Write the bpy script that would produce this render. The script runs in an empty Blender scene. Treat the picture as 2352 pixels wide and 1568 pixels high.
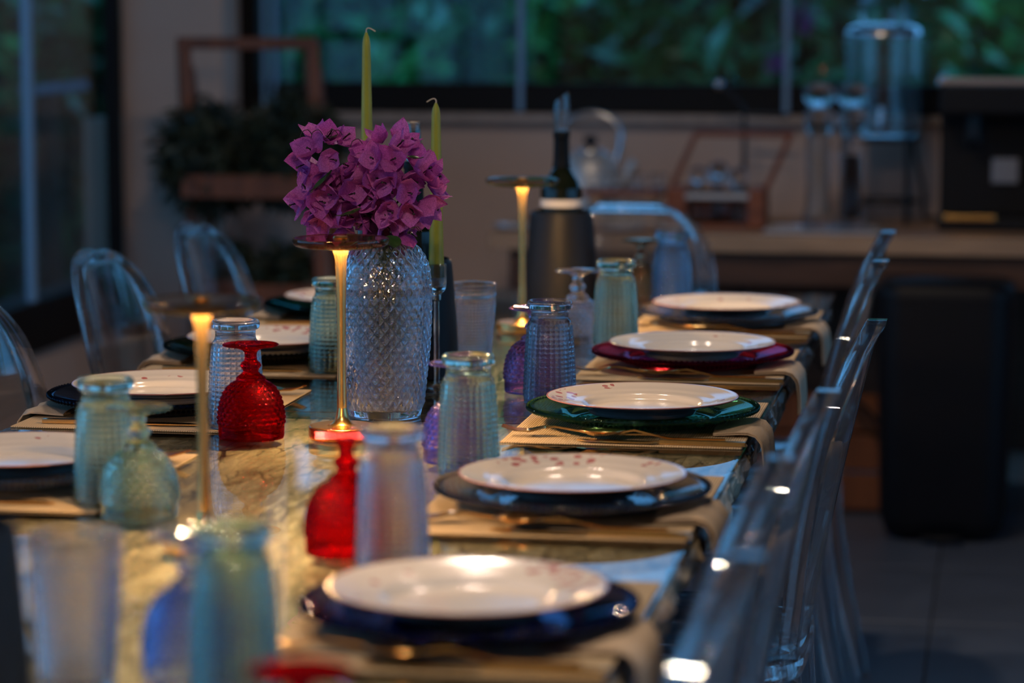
import bpy, bmesh, math, random
from mathutils import Vector, Matrix, noise

PI = math.pi
scene = bpy.context.scene
C = scene.collection
random.seed(7)

# ------------------------------------------------------------------ camera
cam_d = bpy.data.cameras.new('camera')
cam = bpy.data.objects.new('camera', cam_d)
C.objects.link(cam)
scene.camera = cam
CAM_H = 1.355
YAW, PITCH = math.radians(9.849), math.radians(6.971)
cam.location = (0, 0, CAM_H)
cam.rotation_euler = (PI / 2 - PITCH, 0, YAW)
cam_d.sensor_width = 36
cam_d.lens = 6600 / 2352 * 36
cam_d.clip_start = 0.05
cam_d.dof.use_dof = True
cam_d.dof.focus_distance = 4.06
cam_d.dof.aperture_fstop = 2.8

# ------------------------------------------------------------------ world, lights, exposure
world = bpy.data.worlds.new('dusk_sky')
scene.world = world
world.use_nodes = True
wn, wl = world.node_tree.nodes, world.node_tree.links
bg = wn['Background']
tc = wn.new('ShaderNodeTexCoord'); sx = wn.new('ShaderNodeSeparateXYZ'); wr = wn.new('ShaderNodeValToRGB')
wl.new(tc.outputs['Generated'], sx.inputs[0]); wl.new(sx.outputs['Z'], wr.inputs[0]); wl.new(wr.outputs[0], bg.inputs[0])
wr.color_ramp.elements[0].position = 0.0
wr.color_ramp.elements[0].color = (0.15, 0.50, 1.0, 1)
wr.color_ramp.elements[1].position = 0.7
wr.color_ramp.elements[1].color = (0.12, 0.45, 1.0, 1)
bg.inputs[1].default_value = 1.25

def area_light(name, loc, rot, size, size_y, power, col):
    l = bpy.data.lights.new(name, 'AREA')
    l.shape = 'DISK'; l.size = size; l.energy = power; l.color = col
    o = bpy.data.objects.new(name, l); C.objects.link(o); o.location = loc; o.rotation_euler = rot
    return o
WARM = (1.0, 0.80, 0.63)
# spotlights of the ceiling tracks: three near the photographer, two over the far end
for k, (lx, ly, pw) in enumerate(((-0.62, 1.55, 9), (-0.42, 1.62, 9), (-0.22, 1.50, 9), (-1.0, 5.1, 7), (-0.6, 5.1, 7))):
    area_light('ceiling_spot', (lx, ly, 2.58), (0, 0, 0), 0.09, 0.09, pw, WARM)

scene.view_settings.view_transform = 'Standard'
scene.view_settings.look = 'None'
scene.view_settings.gamma = 1.0
scene.view_settings.use_curve_mapping = False
scene.view_settings.exposure = 0.3

cy = scene.cycles
cy.use_denoising = True
cy.use_adaptive_sampling = True
cy.adaptive_threshold = 0.02
cy.max_bounces = 14
cy.transmission_bounces = 14
cy.transparent_max_bounces = 20
cy.diffuse_bounces = 2
cy.glossy_bounces = 5
cy.caustics_reflective = False
cy.caustics_refractive = False
cy.sample_clamp_indirect = 20
cy.sample_clamp_direct = 0

# ------------------------------------------------------------------ material helpers
def new_mat(name):
    m = bpy.data.materials.new(name); m.use_nodes = True
    return m, m.node_tree.nodes, m.node_tree.links

def pbr(name, col, rough=0.5, metal=0.0, coat=0.0, spec=0.5, bump=0.0, bscale=80, var=0.0, vscale=5.0, sss=0.0, stretch=None):
    m, n, l = new_mat(name)
    b = n['Principled BSDF']
    b.inputs['Base Color'].default_value = (*col, 1)
    b.inputs['Roughness'].default_value = rough
    b.inputs['Metallic'].default_value = metal
    b.inputs['Coat Weight'].default_value = coat
    b.inputs['Coat Roughness'].default_value = 0.04
    b.inputs['Specular IOR Level'].default_value = spec
    if sss:
        b.inputs['Subsurface Weight'].default_value = sss
        b.inputs['Subsurface Radius'].default_value = (0.01, 0.008, 0.004)
        b.inputs['Subsurface Scale'].default_value = 1.0
    t = n.new('ShaderNodeTexCoord'); mp = n.new('ShaderNodeMapping')
    l.new(t.outputs['Object'], mp.inputs[0])
    if stretch: mp.inputs['Scale'].default_value = stretch
    if var:
        nz = n.new('ShaderNodeTexNoise'); nz.inputs['Scale'].default_value = vscale; nz.inputs['Detail'].default_value = 4
        l.new(mp.outputs[0], nz.inputs['Vector'])
        r = n.new('ShaderNodeValToRGB')
        r.color_ramp.elements[0].position = 0.3; r.color_ramp.elements[1].position = 0.7
        r.color_ramp.elements[0].color = (*[c * (1 - var) for c in col], 1)
        r.color_ramp.elements[1].color = (*[min(1, c * (1 + var)) for c in col], 1)
        l.new(nz.outputs[0], r.inputs[0]); l.new(r.outputs[0], b.inputs['Base Color'])
    if bump:
        nz = n.new('ShaderNodeTexNoise'); nz.inputs['Scale'].default_value = bscale; nz.inputs['Detail'].default_value = 3
        l.new(mp.outputs[0], nz.inputs['Vector'])
        bp = n.new('ShaderNodeBump'); bp.inputs['Strength'].default_value = bump; bp.inputs['Distance'].default_value = 0.01
        l.new(nz.outputs[0], bp.inputs['Height']); l.new(bp.outputs[0], b.inputs['Normal'])
    return m

def glass(name, col=(1, 1, 1), ior=1.5, rough=0.0, clear=0.2):
    """real refraction, with part of the light passing straight through"""
    m, n, l = new_mat(name)
    n.remove(n['Principled BSDF'])
    g = n.new('ShaderNodeBsdfGlass'); g.inputs['Color'].default_value = (*col, 1)
    g.inputs['IOR'].default_value = ior; g.inputs['Roughness'].default_value = rough
    t = n.new('ShaderNodeBsdfTransparent'); t.inputs['Color'].default_value = (*col, 1)
    x = n.new('ShaderNodeMixShader'); x.inputs[0].default_value = clear
    l.new(g.outputs[0], x.inputs[1]); l.new(t.outputs[0], x.inputs[2]); l.new(x.outputs[0], n['Material Output'].inputs[0])
    return m

def pane_glass(name, col=(1, 1, 1), ior=1.5, rough=0.0, boost=0.0):
    """flat pane: fresnel mirror over clear transmission"""
    m, n, l = new_mat(name)
    n.remove(n['Principled BSDF'])
    t = n.new('ShaderNodeBsdfTransparent'); t.inputs['Color'].default_value = (*col, 1)
    g = n.new('ShaderNodeBsdfGlossy'); g.inputs['Roughness'].default_value = rough
    f = n.new('ShaderNodeFresnel')
    ge = n.new('ShaderNodeNewGeometry'); mr = n.new('ShaderNodeMapRange')   # a thin pane bends nothing: same mirror strength from both faces
    mr.inputs['To Min'].default_value = ior; mr.inputs['To Max'].default_value = 1 / ior
    l.new(ge.outputs['Backfacing'], mr.inputs['Value']); l.new(mr.outputs[0], f.inputs['IOR'])
    x = n.new('ShaderNodeMixShader')
    l.new(f.outputs[0], x.inputs[0]); l.new(t.outputs[0], x.inputs[1]); l.new(g.outputs[0], x.inputs[2])
    l.new(x.outputs[0], n['Material Output'].inputs[0])
    return m

def emission(name, col, s):
    m, n, l = new_mat(name)
    n.remove(n['Principled BSDF'])
    e = n.new('ShaderNodeEmission'); e.inputs[0].default_value = (*col, 1); e.inputs[1].default_value = s
    l.new(e.outputs[0], n['Material Output'].inputs[0])
    return m

# ------------------------------------------------------------------ object helpers
def link(name, me, mat=None, parent=None, loc=None, smooth=True):
    o = bpy.data.objects.new(name, me); C.objects.link(o)
    if mat is not None and not me.materials: me.materials.append(mat)
    if parent is not None: o.parent = parent
    if loc is not None: o.location = loc
    return o

def mesh(vf, smooth=True, name='mesh', sharp=None):
    me = bpy.data.meshes.new(name)
    me.from_pydata(vf[0], [], vf[1]); me.validate(); me.update()
    if smooth:
        me.polygons.foreach_set('use_smooth', [True] * len(me.polygons))
        if sharp: me.set_sharp_from_angle(angle=math.radians(sharp))
    bm = bmesh.new(); bm.from_mesh(me); bmesh.ops.recalc_face_normals(bm, faces=bm.faces); bm.to_mesh(me); bm.free()
    return me

def part(name, vf, mat, parent=None, loc=None, smooth=True, sharp=40):
    return link(name, mesh(vf, smooth, name, sharp), mat, parent, loc)

def tag(o, label=None, cat=None, group=None, kind=None):
    if label: o['label'] = label
    if cat: o['category'] = cat
    if group: o['group'] = group
    if kind: o['kind'] = kind
    return o

def thing(name, label, cat, loc=(0, 0, 0), rz=0.0, group=None):
    o = bpy.data.objects.new(name, None); C.objects.link(o)
    o.empty_display_size = 0.05
    o.location = loc; o.rotation_euler = (0, 0, rz)
    return tag(o, label, cat, group)

KIDS = {}
def children(o):
    return [c for c in bpy.data.objects if c.parent == o]

def dup(root, loc, rz=0.0, label=None, mats=None, scale=1.0, group=None):
    """copy of a thing with copies of its parts and sub-parts, in place; mats swaps materials per object"""
    if root.name not in KIDS:
        KIDS[root.name] = [(c, children(c)) for c in children(root)]
    r = root.copy(); C.objects.link(r)
    r.location = loc; r.rotation_euler = (0, 0, rz); r.scale = (scale,) * 3
    if label: r['label'] = label
    if group: r['group'] = group
    for c, gs in KIDS[root.name]:
        k = c.copy(); C.objects.link(k); k.parent = r
        set_mat(k, mats)
        for g in gs:
            q = g.copy(); C.objects.link(q); q.parent = k; set_mat(q, mats)
    return r

def set_mat(o, mats):
    if mats and o.type == 'MESH' and o.material_slots:
        m = o.material_slots[0].material
        if m and m.name in mats:
            o.material_slots[0].link = 'OBJECT'
            o.material_slots[0].material = mats[m.name]

def box(x0, x1, y0, y1, z0, z1, bev=0.0, seg=2):
    bm = bmesh.new()
    bmesh.ops.create_cube(bm, size=1)
    for v in bm.verts:
        v.co = Vector(((x0 + x1) / 2 + v.co.x * (x1 - x0), (y0 + y1) / 2 + v.co.y * (y1 - y0), (z0 + z1) / 2 + v.co.z * (z1 - z0)))
    if bev: bmesh.ops.bevel(bm, geom=bm.edges[:], offset=bev, segments=seg, profile=0.5, affect='EDGES')
    return bm_vf(bm)

def bm_vf(bm):
    bm.verts.ensure_lookup_table(); bm.verts.index_update()
    r = ([v.co[:] for v in bm.verts], [[v.index for v in f.verts] for f in bm.faces])
    bm.free()
    return r

def join(*vfs):
    V, F = [], []
    for v, f in vfs:
        o = len(V); V += [tuple(p) for p in v]; F += [[i + o for i in q] for q in f]
    return V, F

def xf(vf, M):
    return [tuple(M @ Vector(p)) for p in vf[0]], vf[1]

def moved(vf, x, y, z):
    return [(p[0] + x, p[1] + y, p[2] + z) for p in vf[0]], vf[1]

def lathe(prof, seg=48, relief=None, closed=False):
    """prof: (r, z) list; r=0 makes a pole; relief(theta, z, k) adds to the radius"""
    V, F, rows = [], [], []
    for k, (r, z) in enumerate(prof):
        if r < 1e-6:
            rows.append([len(V)]); V.append((0, 0, z)); continue
        row = []
        for s in range(seg):
            a = 2 * PI * s / seg
            rr = r + (relief(a, z, k) if relief else 0)
            row.append(len(V)); V.append((rr * math.cos(a), rr * math.sin(a), z))
        rows.append(row)
    pairs = list(zip(rows, rows[1:]))
    if closed: pairs.append((rows[-1], rows[0]))
    for a, b in pairs:
        if len(a) == 1 and len(b) == 1: continue
        for s in range(seg):
            t = (s + 1) % seg
            if len(a) == 1: F.append([a[0], b[t], b[s]])
            elif len(b) == 1: F.append([a[s], a[t], b[0]])
            else: F.append([a[s], a[t], b[t], b[s]])
    return V, F

def resample(prof, step):
    out = [prof[0]]
    for (r0, z0), (r1, z1) in zip(prof, prof[1:]):
        n = max(1, int(round(math.hypot(r1 - r0, z1 - z0) / step)))
        for k in range(1, n + 1):
            out.append((r0 + (r1 - r0) * k / n, z0 + (z1 - z0) * k / n))
    return out

def smoothp(pts, step=0.002):
    """Catmull-Rom through the points"""
    out = []
    P = [pts[0]] + list(pts) + [pts[-1]]
    for i in range(1, len(P) - 2):
        p0, p1, p2, p3 = P[i - 1], P[i], P[i + 1], P[i + 2]
        n = max(1, int(math.dist(p1, p2) / step))
        for k in range(n):
            t = k / n
            out.append(tuple(0.5 * (2 * b + (c - a) * t + (2 * a - 5 * b + 4 * c - d) * t * t + (3 * b - a - 3 * c + d) * t ** 3)
                             for a, b, c, d in zip(p0, p1, p2, p3)))
    out.append(tuple(pts[-1]))
    return out

def tube(pts, rad, seg=8, caps=True):
    """tube through 3-D points, rad a number or a list"""
    pts = [Vector(p) for p in pts]
    V, F = [], []
    up = Vector((0, 0, 1))
    n = len(pts)
    for i, p in enumerate(pts):
        d = (pts[min(i + 1, n - 1)] - pts[max(i - 1, 0)]).normalized()
        u = up if abs(d.dot(up)) < 0.95 else Vector((1, 0, 0))
        a = d.cross(u).normalized(); b = d.cross(a).normalized()
        r = rad[i] if isinstance(rad, (list, tuple)) else rad
        for s in range(seg):
            t = 2 * PI * s / seg
            V.append(tuple(p + (a * math.cos(t) + b * math.sin(t)) * r))
    for i in range(n - 1):
        for s in range(seg):
            t = (s + 1) % seg
            F.append([i * seg + s, i * seg + t, (i + 1) * seg + t, (i + 1) * seg + s])
    if caps:
        F.append(list(range(seg))[::-1]); F.append([(n - 1) * seg + s for s in range(seg)])
    return V, F

def ribbon(pts, widths, thick, axis):
    """flat bar through pts, width along axis vector"""
    ax = Vector(axis).normalized()
    V, F = [], []
    n = len(pts)
    for i, p in enumerate(pts):
        p = Vector(p); w = widths[i] / 2
        d = (Vector(pts[min(i + 1, n - 1)]) - Vector(pts[max(i - 1, 0)])).normalized()
        nm = d.cross(ax).normalized() * thick / 2
        for s in ((-w, -1), (w, -1), (w, 1), (-w, 1)):
            V.append(tuple(p + ax * s[0] + nm * s[1]))
    for i in range(n - 1):
        for s in range(4):
            t = (s + 1) % 4
            F.append([i * 4 + s, i * 4 + t, i * 4 + 4 + t, i * 4 + 4 + s])
    F.append([3, 2, 1, 0]); F.append([(n - 1) * 4 + s for s in range(4)])
    return V, F

def bar(p, q, w, h, bev=0.003):
    """rectangular beam from p to q"""
    p, q = Vector(p), Vector(q)
    L = (q - p).length
    vf = box(-w / 2, w / 2, -h / 2, h / 2, 0, L, bev, 1)
    return xf(vf, Matrix.Translation(p) @ (q - p).to_track_quat('Z', 'Y').to_matrix().to_4x4())

# ------------------------------------------------------------------ materials
M = {}
M['plaster'] = pbr('plaster', (0.72, 0.53, 0.43), 0.9, bump=0.15, bscale=60, var=0.05, vscale=3)
M['ceiling'] = pbr('ceiling_paint', (0.75, 0.64, 0.55), 0.9)
M['stone'] = pbr('sill_stone', (0.50, 0.40, 0.34), 0.5, var=0.12, vscale=30, bump=0.1)
M['tile'] = pbr('floor_tile', (0.10, 0.12, 0.16), 0.4, var=0.14, vscale=5, bump=0.08, bscale=30)
M['grout'] = pbr('grout', (0.04, 0.045, 0.055), 0.9)
M['black_metal'] = pbr('black_metal', (0.012, 0.012, 0.013), 0.35, spec=0.4)
M['black_frame'] = pbr('black_frame', (0.008, 0.007, 0.007), 0.6, spec=0.25)
M['black_plastic'] = pbr('black_plastic', (0.006, 0.006, 0.008), 0.5, spec=0.3)
M['brown_wood'] = pbr('brown_wood', (0.20, 0.062, 0.020), 0.45, var=0.3, vscale=6, stretch=(8, 1, 1), bump=0.1)
M['desk_wood'] = pbr('desk_wood', (0.52, 0.31, 0.18), 0.4, var=0.2, vscale=5, stretch=(1, 8, 8), bump=0.08)
M['dark_wood'] = pbr('dark_wood', (0.10, 0.042, 0.022), 0.6, var=0.3, vscale=5, stretch=(1, 8, 8), bump=0.1)
M['red_wood'] = pbr('red_wood', (0.30, 0.085, 0.035), 0.5, var=0.25, vscale=8, stretch=(1, 6, 6))
M['steel'] = pbr('steel', (0.75, 0.77, 0.8), 0.22, metal=1)
M['steel_matt'] = pbr('brushed_steel', (0.72, 0.69, 0.66), 0.45, metal=0.55)
M['gold'] = pbr('brass_gold', (0.83, 0.50, 0.17), 0.26, metal=1)
M['cutlery'] = pbr('cutlery_gold', (0.86, 0.56, 0.24), 0.17, metal=1)
M['amber_glass'] = pane_glass('amber_dish_glass', (0.80, 0.58, 0.34), 1.5)
M['clear_glass'] = glass('clear_glass', (0.985, 0.99, 0.99), 1.48, clear=0.15)
M['poly'] = glass('clear_polycarbonate', (0.972, 0.972, 0.975), 1.5, clear=0.3)
M['acrylic'] = glass('clear_acrylic', (0.98, 0.98, 0.985), 1.4, clear=0.45)
M['window_glass'] = pane_glass('window_glass', (0.92, 0.96, 0.97), 1.5)
M['table_glass'] = pane_glass('table_glass', (0.93, 0.97, 0.95), 1.52)
M['water'] = glass('water', (0.98, 0.985, 0.99), 1.33, clear=0.3)
M['porcelain'] = None
M['leaf'] = pbr('leaf_green', (0.03, 0.085, 0.02), 0.35, var=0.3, vscale=20)
M['plant_dark'] = pbr('trailing_leaf', (0.035, 0.05, 0.03), 0.55, var=0.5, vscale=12)
M['stem'] = pbr('plant_stem', (0.09, 0.14, 0.035), 0.6)
M['twig'] = pbr('dark_twig', (0.05, 0.02, 0.03), 0.6)
M['wax'] = pbr('olive_wax', (0.42, 0.42, 0.035), 0.42, sss=0.25, var=0.06, vscale=40)
M['wick'] = pbr('cotton_wick', (0.75, 0.62, 0.45), 0.9)
M['sleeve'] = pbr('matt_black_sleeve', (0.009, 0.010, 0.013), 0.5, spec=0.3)
M['bottle'] = glass('bottle_green_glass', (0.10, 0.16, 0.05), 1.5, clear=0.1)
M['bottle_solid'] = pbr('filled_bottle_glass', (0.006, 0.009, 0.004), 0.08, spec=0.5)
M['foil'] = pbr('black_foil', (0.006, 0.006, 0.006), 0.5, spec=0.2)
M['paper'] = pbr('label_paper', (0.85, 0.80, 0.72), 0.7)
M['ceramic'] = pbr('white_ceramic', (0.72, 0.70, 0.70), 0.12, coat=0.5)
M['salt'] = pbr('salt_fill', (0.80, 0.60, 0.46), 0.8)
M['pepper'] = pbr('peppercorn_fill', (0.035, 0.02, 0.016), 0.8, var=0.6, vscale=150)
M['soil'] = pbr('garden_soil', (0.03, 0.025, 0.015), 0.95)
M['rubber'] = pbr('black_rubber', (0.01, 0.01, 0.01), 0.7)
M['tin'] = pbr('galvanised_tin', (0.25, 0.25, 0.27), 0.4, metal=0.7)
M['print_grey'] = pbr('grey_print', (0.35, 0.36, 0.40), 0.5)

# fabrics
def mat_placemat():
    m, n, l = new_mat('ribbed_placemat')
    b = n['Principled BSDF']; b.inputs['Roughness'].default_value = 0.75
    t = n.new('ShaderNodeTexCoord')
    w = n.new('ShaderNodeTexWave'); w.wave_type = 'BANDS'; w.bands_direction = 'X'
    w.inputs['Scale'].default_value = 95; w.inputs['Distortion'].default_value = 0.2
    l.new(t.outputs['Object'], w.inputs['Vector'])
    w2 = n.new('ShaderNodeTexWave'); w2.bands_direction = 'Y'; w2.inputs['Scale'].default_value = 240
    l.new(t.outputs['Object'], w2.inputs['Vector'])
    r = n.new('ShaderNodeValToRGB')
    r.color_ramp.elements[0].color = (0.33, 0.23, 0.13, 1); r.color_ramp.elements[1].color = (0.66, 0.50, 0.31, 1)
    r.color_ramp.elements[0].position = 0.05; r.color_ramp.elements[1].position = 0.5
    l.new(w.outputs[1], r.inputs[0]); l.new(r.outputs[0], b.inputs['Base Color'])
    ad = n.new('ShaderNodeMath'); ad.operation = 'ADD'
    l.new(w.outputs[1], ad.inputs[0]); l.new(w2.outputs[1], ad.inputs[1])
    bp = n.new('ShaderNodeBump'); bp.inputs['Strength'].default_value = 0.5; bp.inputs['Distance'].default_value = 0.001
    l.new(ad.outputs[0], bp.inputs['Height']); l.new(bp.outputs[0], b.inputs['Normal'])
    return m
M['mat'] = mat_placemat()
M['linen'] = pbr('beige_linen', (0.56, 0.42, 0.29), 0.85, bump=0.25, bscale=500)

def mat_porcelain():
    """white glaze; small pink and red blossoms printed on the rim and a thin rose line at the edge"""
    m, n, l = new_mat('printed_porcelain')
    b = n['Principled BSDF']
    b.inputs['Roughness'].default_value = 0.12
    t = n.new('ShaderNodeTexCoord'); s = n.new('ShaderNodeSeparateXYZ'); l.new(t.outputs['Object'], s.inputs[0])
    def math_(op, a, bb):
        q = n.new('ShaderNodeMath'); q.operation = op
        for i, x in enumerate((a, bb)):
            if x is None: continue
            if isinstance(x, (int, float)): q.inputs[i].default_value = x
            else: l.new(x, q.inputs[i])
        return q.outputs[0]
    r = math_('SQRT', math_('ADD', math_('POWER', s.outputs[0], 2), math_('POWER', s.outputs[1], 2)), None)
    line = math_('GREATER_THAN', r, 0.1325)
    band = math_('MULTIPLY', math_('GREATER_THAN', r, 0.096), math_('LESS_THAN', r, 0.129))
    big = n.new('ShaderNodeTexNoise'); big.inputs['Scale'].default_value = 14; big.inputs['Detail'].default_value = 1
    small = n.new('ShaderNodeTexVoronoi'); small.inputs['Scale'].default_value = 75
    l.new(t.outputs['Object'], big.inputs['Vector']); l.new(t.outputs['Object'], small.inputs['Vector'])
    fl = math_('MULTIPLY', math_('GREATER_THAN', big.outputs[0], 0.605), math_('LESS_THAN', small.outputs[0], 0.42))
    fl = math_('MULTIPLY', fl, band)
    ramp = n.new('ShaderNodeValToRGB')
    ramp.color_ramp.elements[0].color = (0.42, 0.07, 0.09, 1); ramp.color_ramp.elements[1].color = (0.62, 0.30, 0.30, 1)
    l.new(small.outputs['Color'], ramp.inputs[0])
    x = n.new('ShaderNodeMix'); x.data_type = 'RGBA'
    x.inputs['A'].default_value = (0.80, 0.75, 0.71, 1); l.new(ramp.outputs[0], x.inputs['B']); l.new(fl, x.inputs['Factor'])
    y = n.new('ShaderNodeMix'); y.data_type = 'RGBA'
    l.new(x.outputs['Result'], y.inputs['A']); y.inputs['B'].default_value = (0.50, 0.22, 0.20, 1); l.new(line, y.inputs['Factor'])
    l.new(y.outputs['Result'], b.inputs['Base Color'])
    return m
M['porcelain'] = mat_porcelain()

def mat_slab(name, light, mid, dark, sc=1.0, rough=0.35):
    m, n, l = new_mat(name)
    b = n['Principled BSDF']; b.inputs['Roughness'].default_value = rough
    t = n.new('ShaderNodeTexCoord'); mp = n.new('ShaderNodeMapping')
    mp.inputs['Rotation'].default_value = (0, 0, math.radians(14)); mp.inputs['Scale'].default_value = (3.6 * sc, 1.0 * sc, 1)
    l.new(t.outputs['Object'], mp.inputs[0])
    n1 = n.new('ShaderNodeTexNoise'); n1.inputs['Scale'].default_value = 7.0; n1.inputs['Detail'].default_value = 8; n1.inputs['Distortion'].default_value = 1.6
    l.new(mp.outputs[0], n1.inputs['Vector'])
    r1 = n.new('ShaderNodeValToRGB')
    r1.color_ramp.elements[0].position = 0.32; r1.color_ramp.elements[0].color = (*dark, 1)
    r1.color_ramp.elements[1].position = 0.68; r1.color_ramp.elements[1].color = (*light, 1)
    e = r1.color_ramp.elements.new(0.48); e.color = (*mid, 1)
    l.new(n1.outputs[0], r1.inputs[0])
    v = n.new('ShaderNodeTexVoronoi'); v.feature = 'DISTANCE_TO_EDGE'; v.inputs['Scale'].default_value = 15
    l.new(mp.outputs[0], v.inputs['Vector'])
    n2 = n.new('ShaderNodeTexNoise'); n2.inputs['Scale'].default_value = 9; n2.inputs['Detail'].default_value = 5
    l.new(mp.outputs[0], n2.inputs['Vector'])
    mm = n.new('ShaderNodeMath'); mm.operation = 'ADD'; l.new(v.outputs[0], mm.inputs[0])
    ms = n.new('ShaderNodeMath'); ms.operation = 'MULTIPLY'; ms.inputs[1].default_value = 0.42; l.new(n2.outputs[0], ms.inputs[0]); l.new(ms.outputs[0], mm.inputs[1])
    cr = n.new('ShaderNodeValToRGB'); cr.color_ramp.elements[0].position = 0.17; cr.color_ramp.elements[1].position = 0.25
    l.new(mm.outputs[0], cr.inputs[0])
    x = n.new('ShaderNodeMix'); x.data_type = 'RGBA'; x.inputs['A'].default_value = (*[c * 0.25 for c in dark], 1)
    l.new(cr.outputs[0], x.inputs['Factor']); l.new(r1.outputs[0], x.inputs['B']); l.new(x.outputs['Result'], b.inputs['Base Color'])
    bp = n.new('ShaderNodeBump'); bp.inputs['Strength'].default_value = 0.6; bp.inputs['Distance'].default_value = 0.01
    l.new(mm.outputs[0], bp.inputs['Height']); l.new(bp.outputs[0], b.inputs['Normal'])
    return m
M['slab_pale'] = mat_slab('pale_burl_wood', (0.80, 0.63, 0.44), (0.58, 0.44, 0.29), (0.24, 0.16, 0.10))
M['slab_dark'] = mat_slab('dark_burl_wood', (0.16, 0.11, 0.06), (0.09, 0.06, 0.035), (0.03, 0.02, 0.012))

def mat_bract():
    m, n, l = new_mat('magenta_bract')
    b = n['Principled BSDF']; b.inputs['Roughness'].default_value = 0.6
    t = n.new('ShaderNodeTexCoord'); v = n.new('ShaderNodeTexVoronoi'); v.feature = 'DISTANCE_TO_EDGE'; v.inputs['Scale'].default_value = 260
    l.new(t.outputs['Object'], v.inputs['Vector'])
    oi = n.new('ShaderNodeObjectInfo')
    r = n.new('ShaderNodeValToRGB'); r.color_ramp.elements[0].color = (0.56, 0.09, 0.47, 1); r.color_ramp.elements[1].color = (0.74, 0.20, 0.64, 1)
    l.new(oi.outputs['Random'], r.inputs[0])
    vr = n.new('ShaderNodeValToRGB'); vr.color_ramp.elements[0].color = (0.6, 0.5, 0.55, 1); vr.color_ramp.elements[1].position = 0.08
    l.new(v.outputs[0], vr.inputs[0])
    x = n.new('ShaderNodeMix'); x.data_type = 'RGBA'; x.blend_type = 'MULTIPLY'; x.inputs['Factor'].default_value = 1
    l.new(r.outputs[0], x.inputs['A']); l.new(vr.outputs[0], x.inputs['B'])
    l.new(x.outputs['Result'], b.inputs['Base Color'])
    tr = n.new('ShaderNodeBsdfTranslucent'); l.new(x.outputs['Result'], tr.inputs[0])
    mx = n.new('ShaderNodeMixShader'); mx.inputs[0].default_value = 0.35
    l.new(b.outputs[0], mx.inputs[1]); l.new(tr.outputs[0], mx.inputs[2]); l.new(mx.outputs[0], n['Material Output'].inputs[0])
    return m
M['bract'] = mat_bract()
M['bract_far'] = pbr('purple_bract', (0.45, 0.08, 0.50), 0.6)

def mat_foliage(name, dark, light):
    m, n, l = new_mat(name)
    b = n['Principled BSDF']; b.inputs['Roughness'].default_value = 0.26; b.inputs['Specular IOR Level'].default_value = 0.9
    t = n.new('ShaderNodeTexCoord'); nz = n.new('ShaderNodeTexNoise'); nz.inputs['Scale'].default_value = 2.6; nz.inputs['Detail'].default_value = 2
    l.new(t.outputs['Object'], nz.inputs['Vector'])
    r = n.new('ShaderNodeValToRGB'); r.color_ramp.elements[0].position = 0.38; r.color_ramp.elements[1].position = 0.62
    r.color_ramp.elements[0].color = (*dark, 1); r.color_ramp.elements[1].color = (*light, 1)
    l.new(nz.outputs[0], r.inputs[0]); l.new(r.outputs[0], b.inputs['Base Color'])
    return m
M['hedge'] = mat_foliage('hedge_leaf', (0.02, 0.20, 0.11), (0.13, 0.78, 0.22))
M['hedge_dark'] = mat_foliage('dark_leaf', (0.01, 0.11, 0.08), (0.05, 0.38, 0.12))  # deeper leaf green for some of the shrubs and the tree crown

# ------------------------------------------------------------------ the setting
TX0, TX1 = -1.372, -0.338           # table edges
def struct(name, vf, mat, parent=None, smooth=False):
    o = part(name, vf, mat, parent, smooth=smooth)
    if parent is None: o['kind'] = 'structure'
    return o

XL, XR, YB, YN, ZC = -2.50, 3.2, 8.0, -1.6, 2.7
# floor: a bed of grout with tiles as pieces
fl = struct('floor', box(XL - 0.15, XR + 0.15, YN - 0.15, YB + 0.15, -0.12, -0.004), M['grout'])
TS = 0.60
tile_me = mesh(box(-TS / 2 + 0.0025, TS / 2 - 0.0025, -TS / 2 + 0.0025, TS / 2 - 0.0025, -0.02, 0.0, 0.0015, 1), False, 'tile')
tile_me.materials.append(M['tile'])
nx = int((XR - XL) / TS); ny = int((YB - 2.2) / TS)
for i in range(nx):
    for j in range(ny + 1):
        x = XL + TS * (i + 0.5) - 0.05; y = YB - 0.05 - TS * (j + 0.5)
        if y < 2.2: continue
        o = link('tile', tile_me, None, fl, (x, y, random.uniform(-0.0006, 0.0)))
struct('ceiling', box(XL - 0.15, XR + 0.15, YN - 0.15, YB + 0.15, ZC, ZC + 0.15), M['ceiling'])
# back wall with long window
ZS, ZF, ZT = 1.011, 1.082, 2.40
struct('wall_back', join(box(XL - 0.15, XR + 0.15, YB, YB + 0.16, -0.004, 0.985), box(XL - 0.15, XR + 0.15, YB, YB + 0.16, ZT, ZC),
       box(2.75, XR + 0.15, YB, YB + 0.16, 0.985, ZT)), M['plaster'])
struct('trim_1', box(-2.17, 2.75, YB - 0.045, YB + 0.16, 0.985, ZS, 0.004), M['stone'])
w = thing('window_1', None, None); tag(w, kind='structure')
part('window_frame', join(box(-2.18, 2.75, YB + 0.0, YB + 0.09, ZS, ZF, 0.003), box(-2.18, 2.75, YB + 0.0, YB + 0.09, ZT - 0.06, ZT),
     box(-2.18, -2.13, YB, YB + 0.09, ZF, ZT - 0.06), box(2.70, 2.75, YB, YB + 0.09, ZF, ZT - 0.06)), M['black_frame'], w, smooth=False)
xs = [-2.13, -1.365, -0.617, 0.131, 0.879, 1.627, 2.70]
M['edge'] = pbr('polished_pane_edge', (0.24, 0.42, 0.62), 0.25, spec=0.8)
for a, b_ in zip(xs, xs[1:]):
    part('pane', box(a + 0.004, b_ - 0.004, YB + 0.035, YB + 0.045, ZF - 0.01, ZT - 0.05), M['window_glass'], w, smooth=False)
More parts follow.
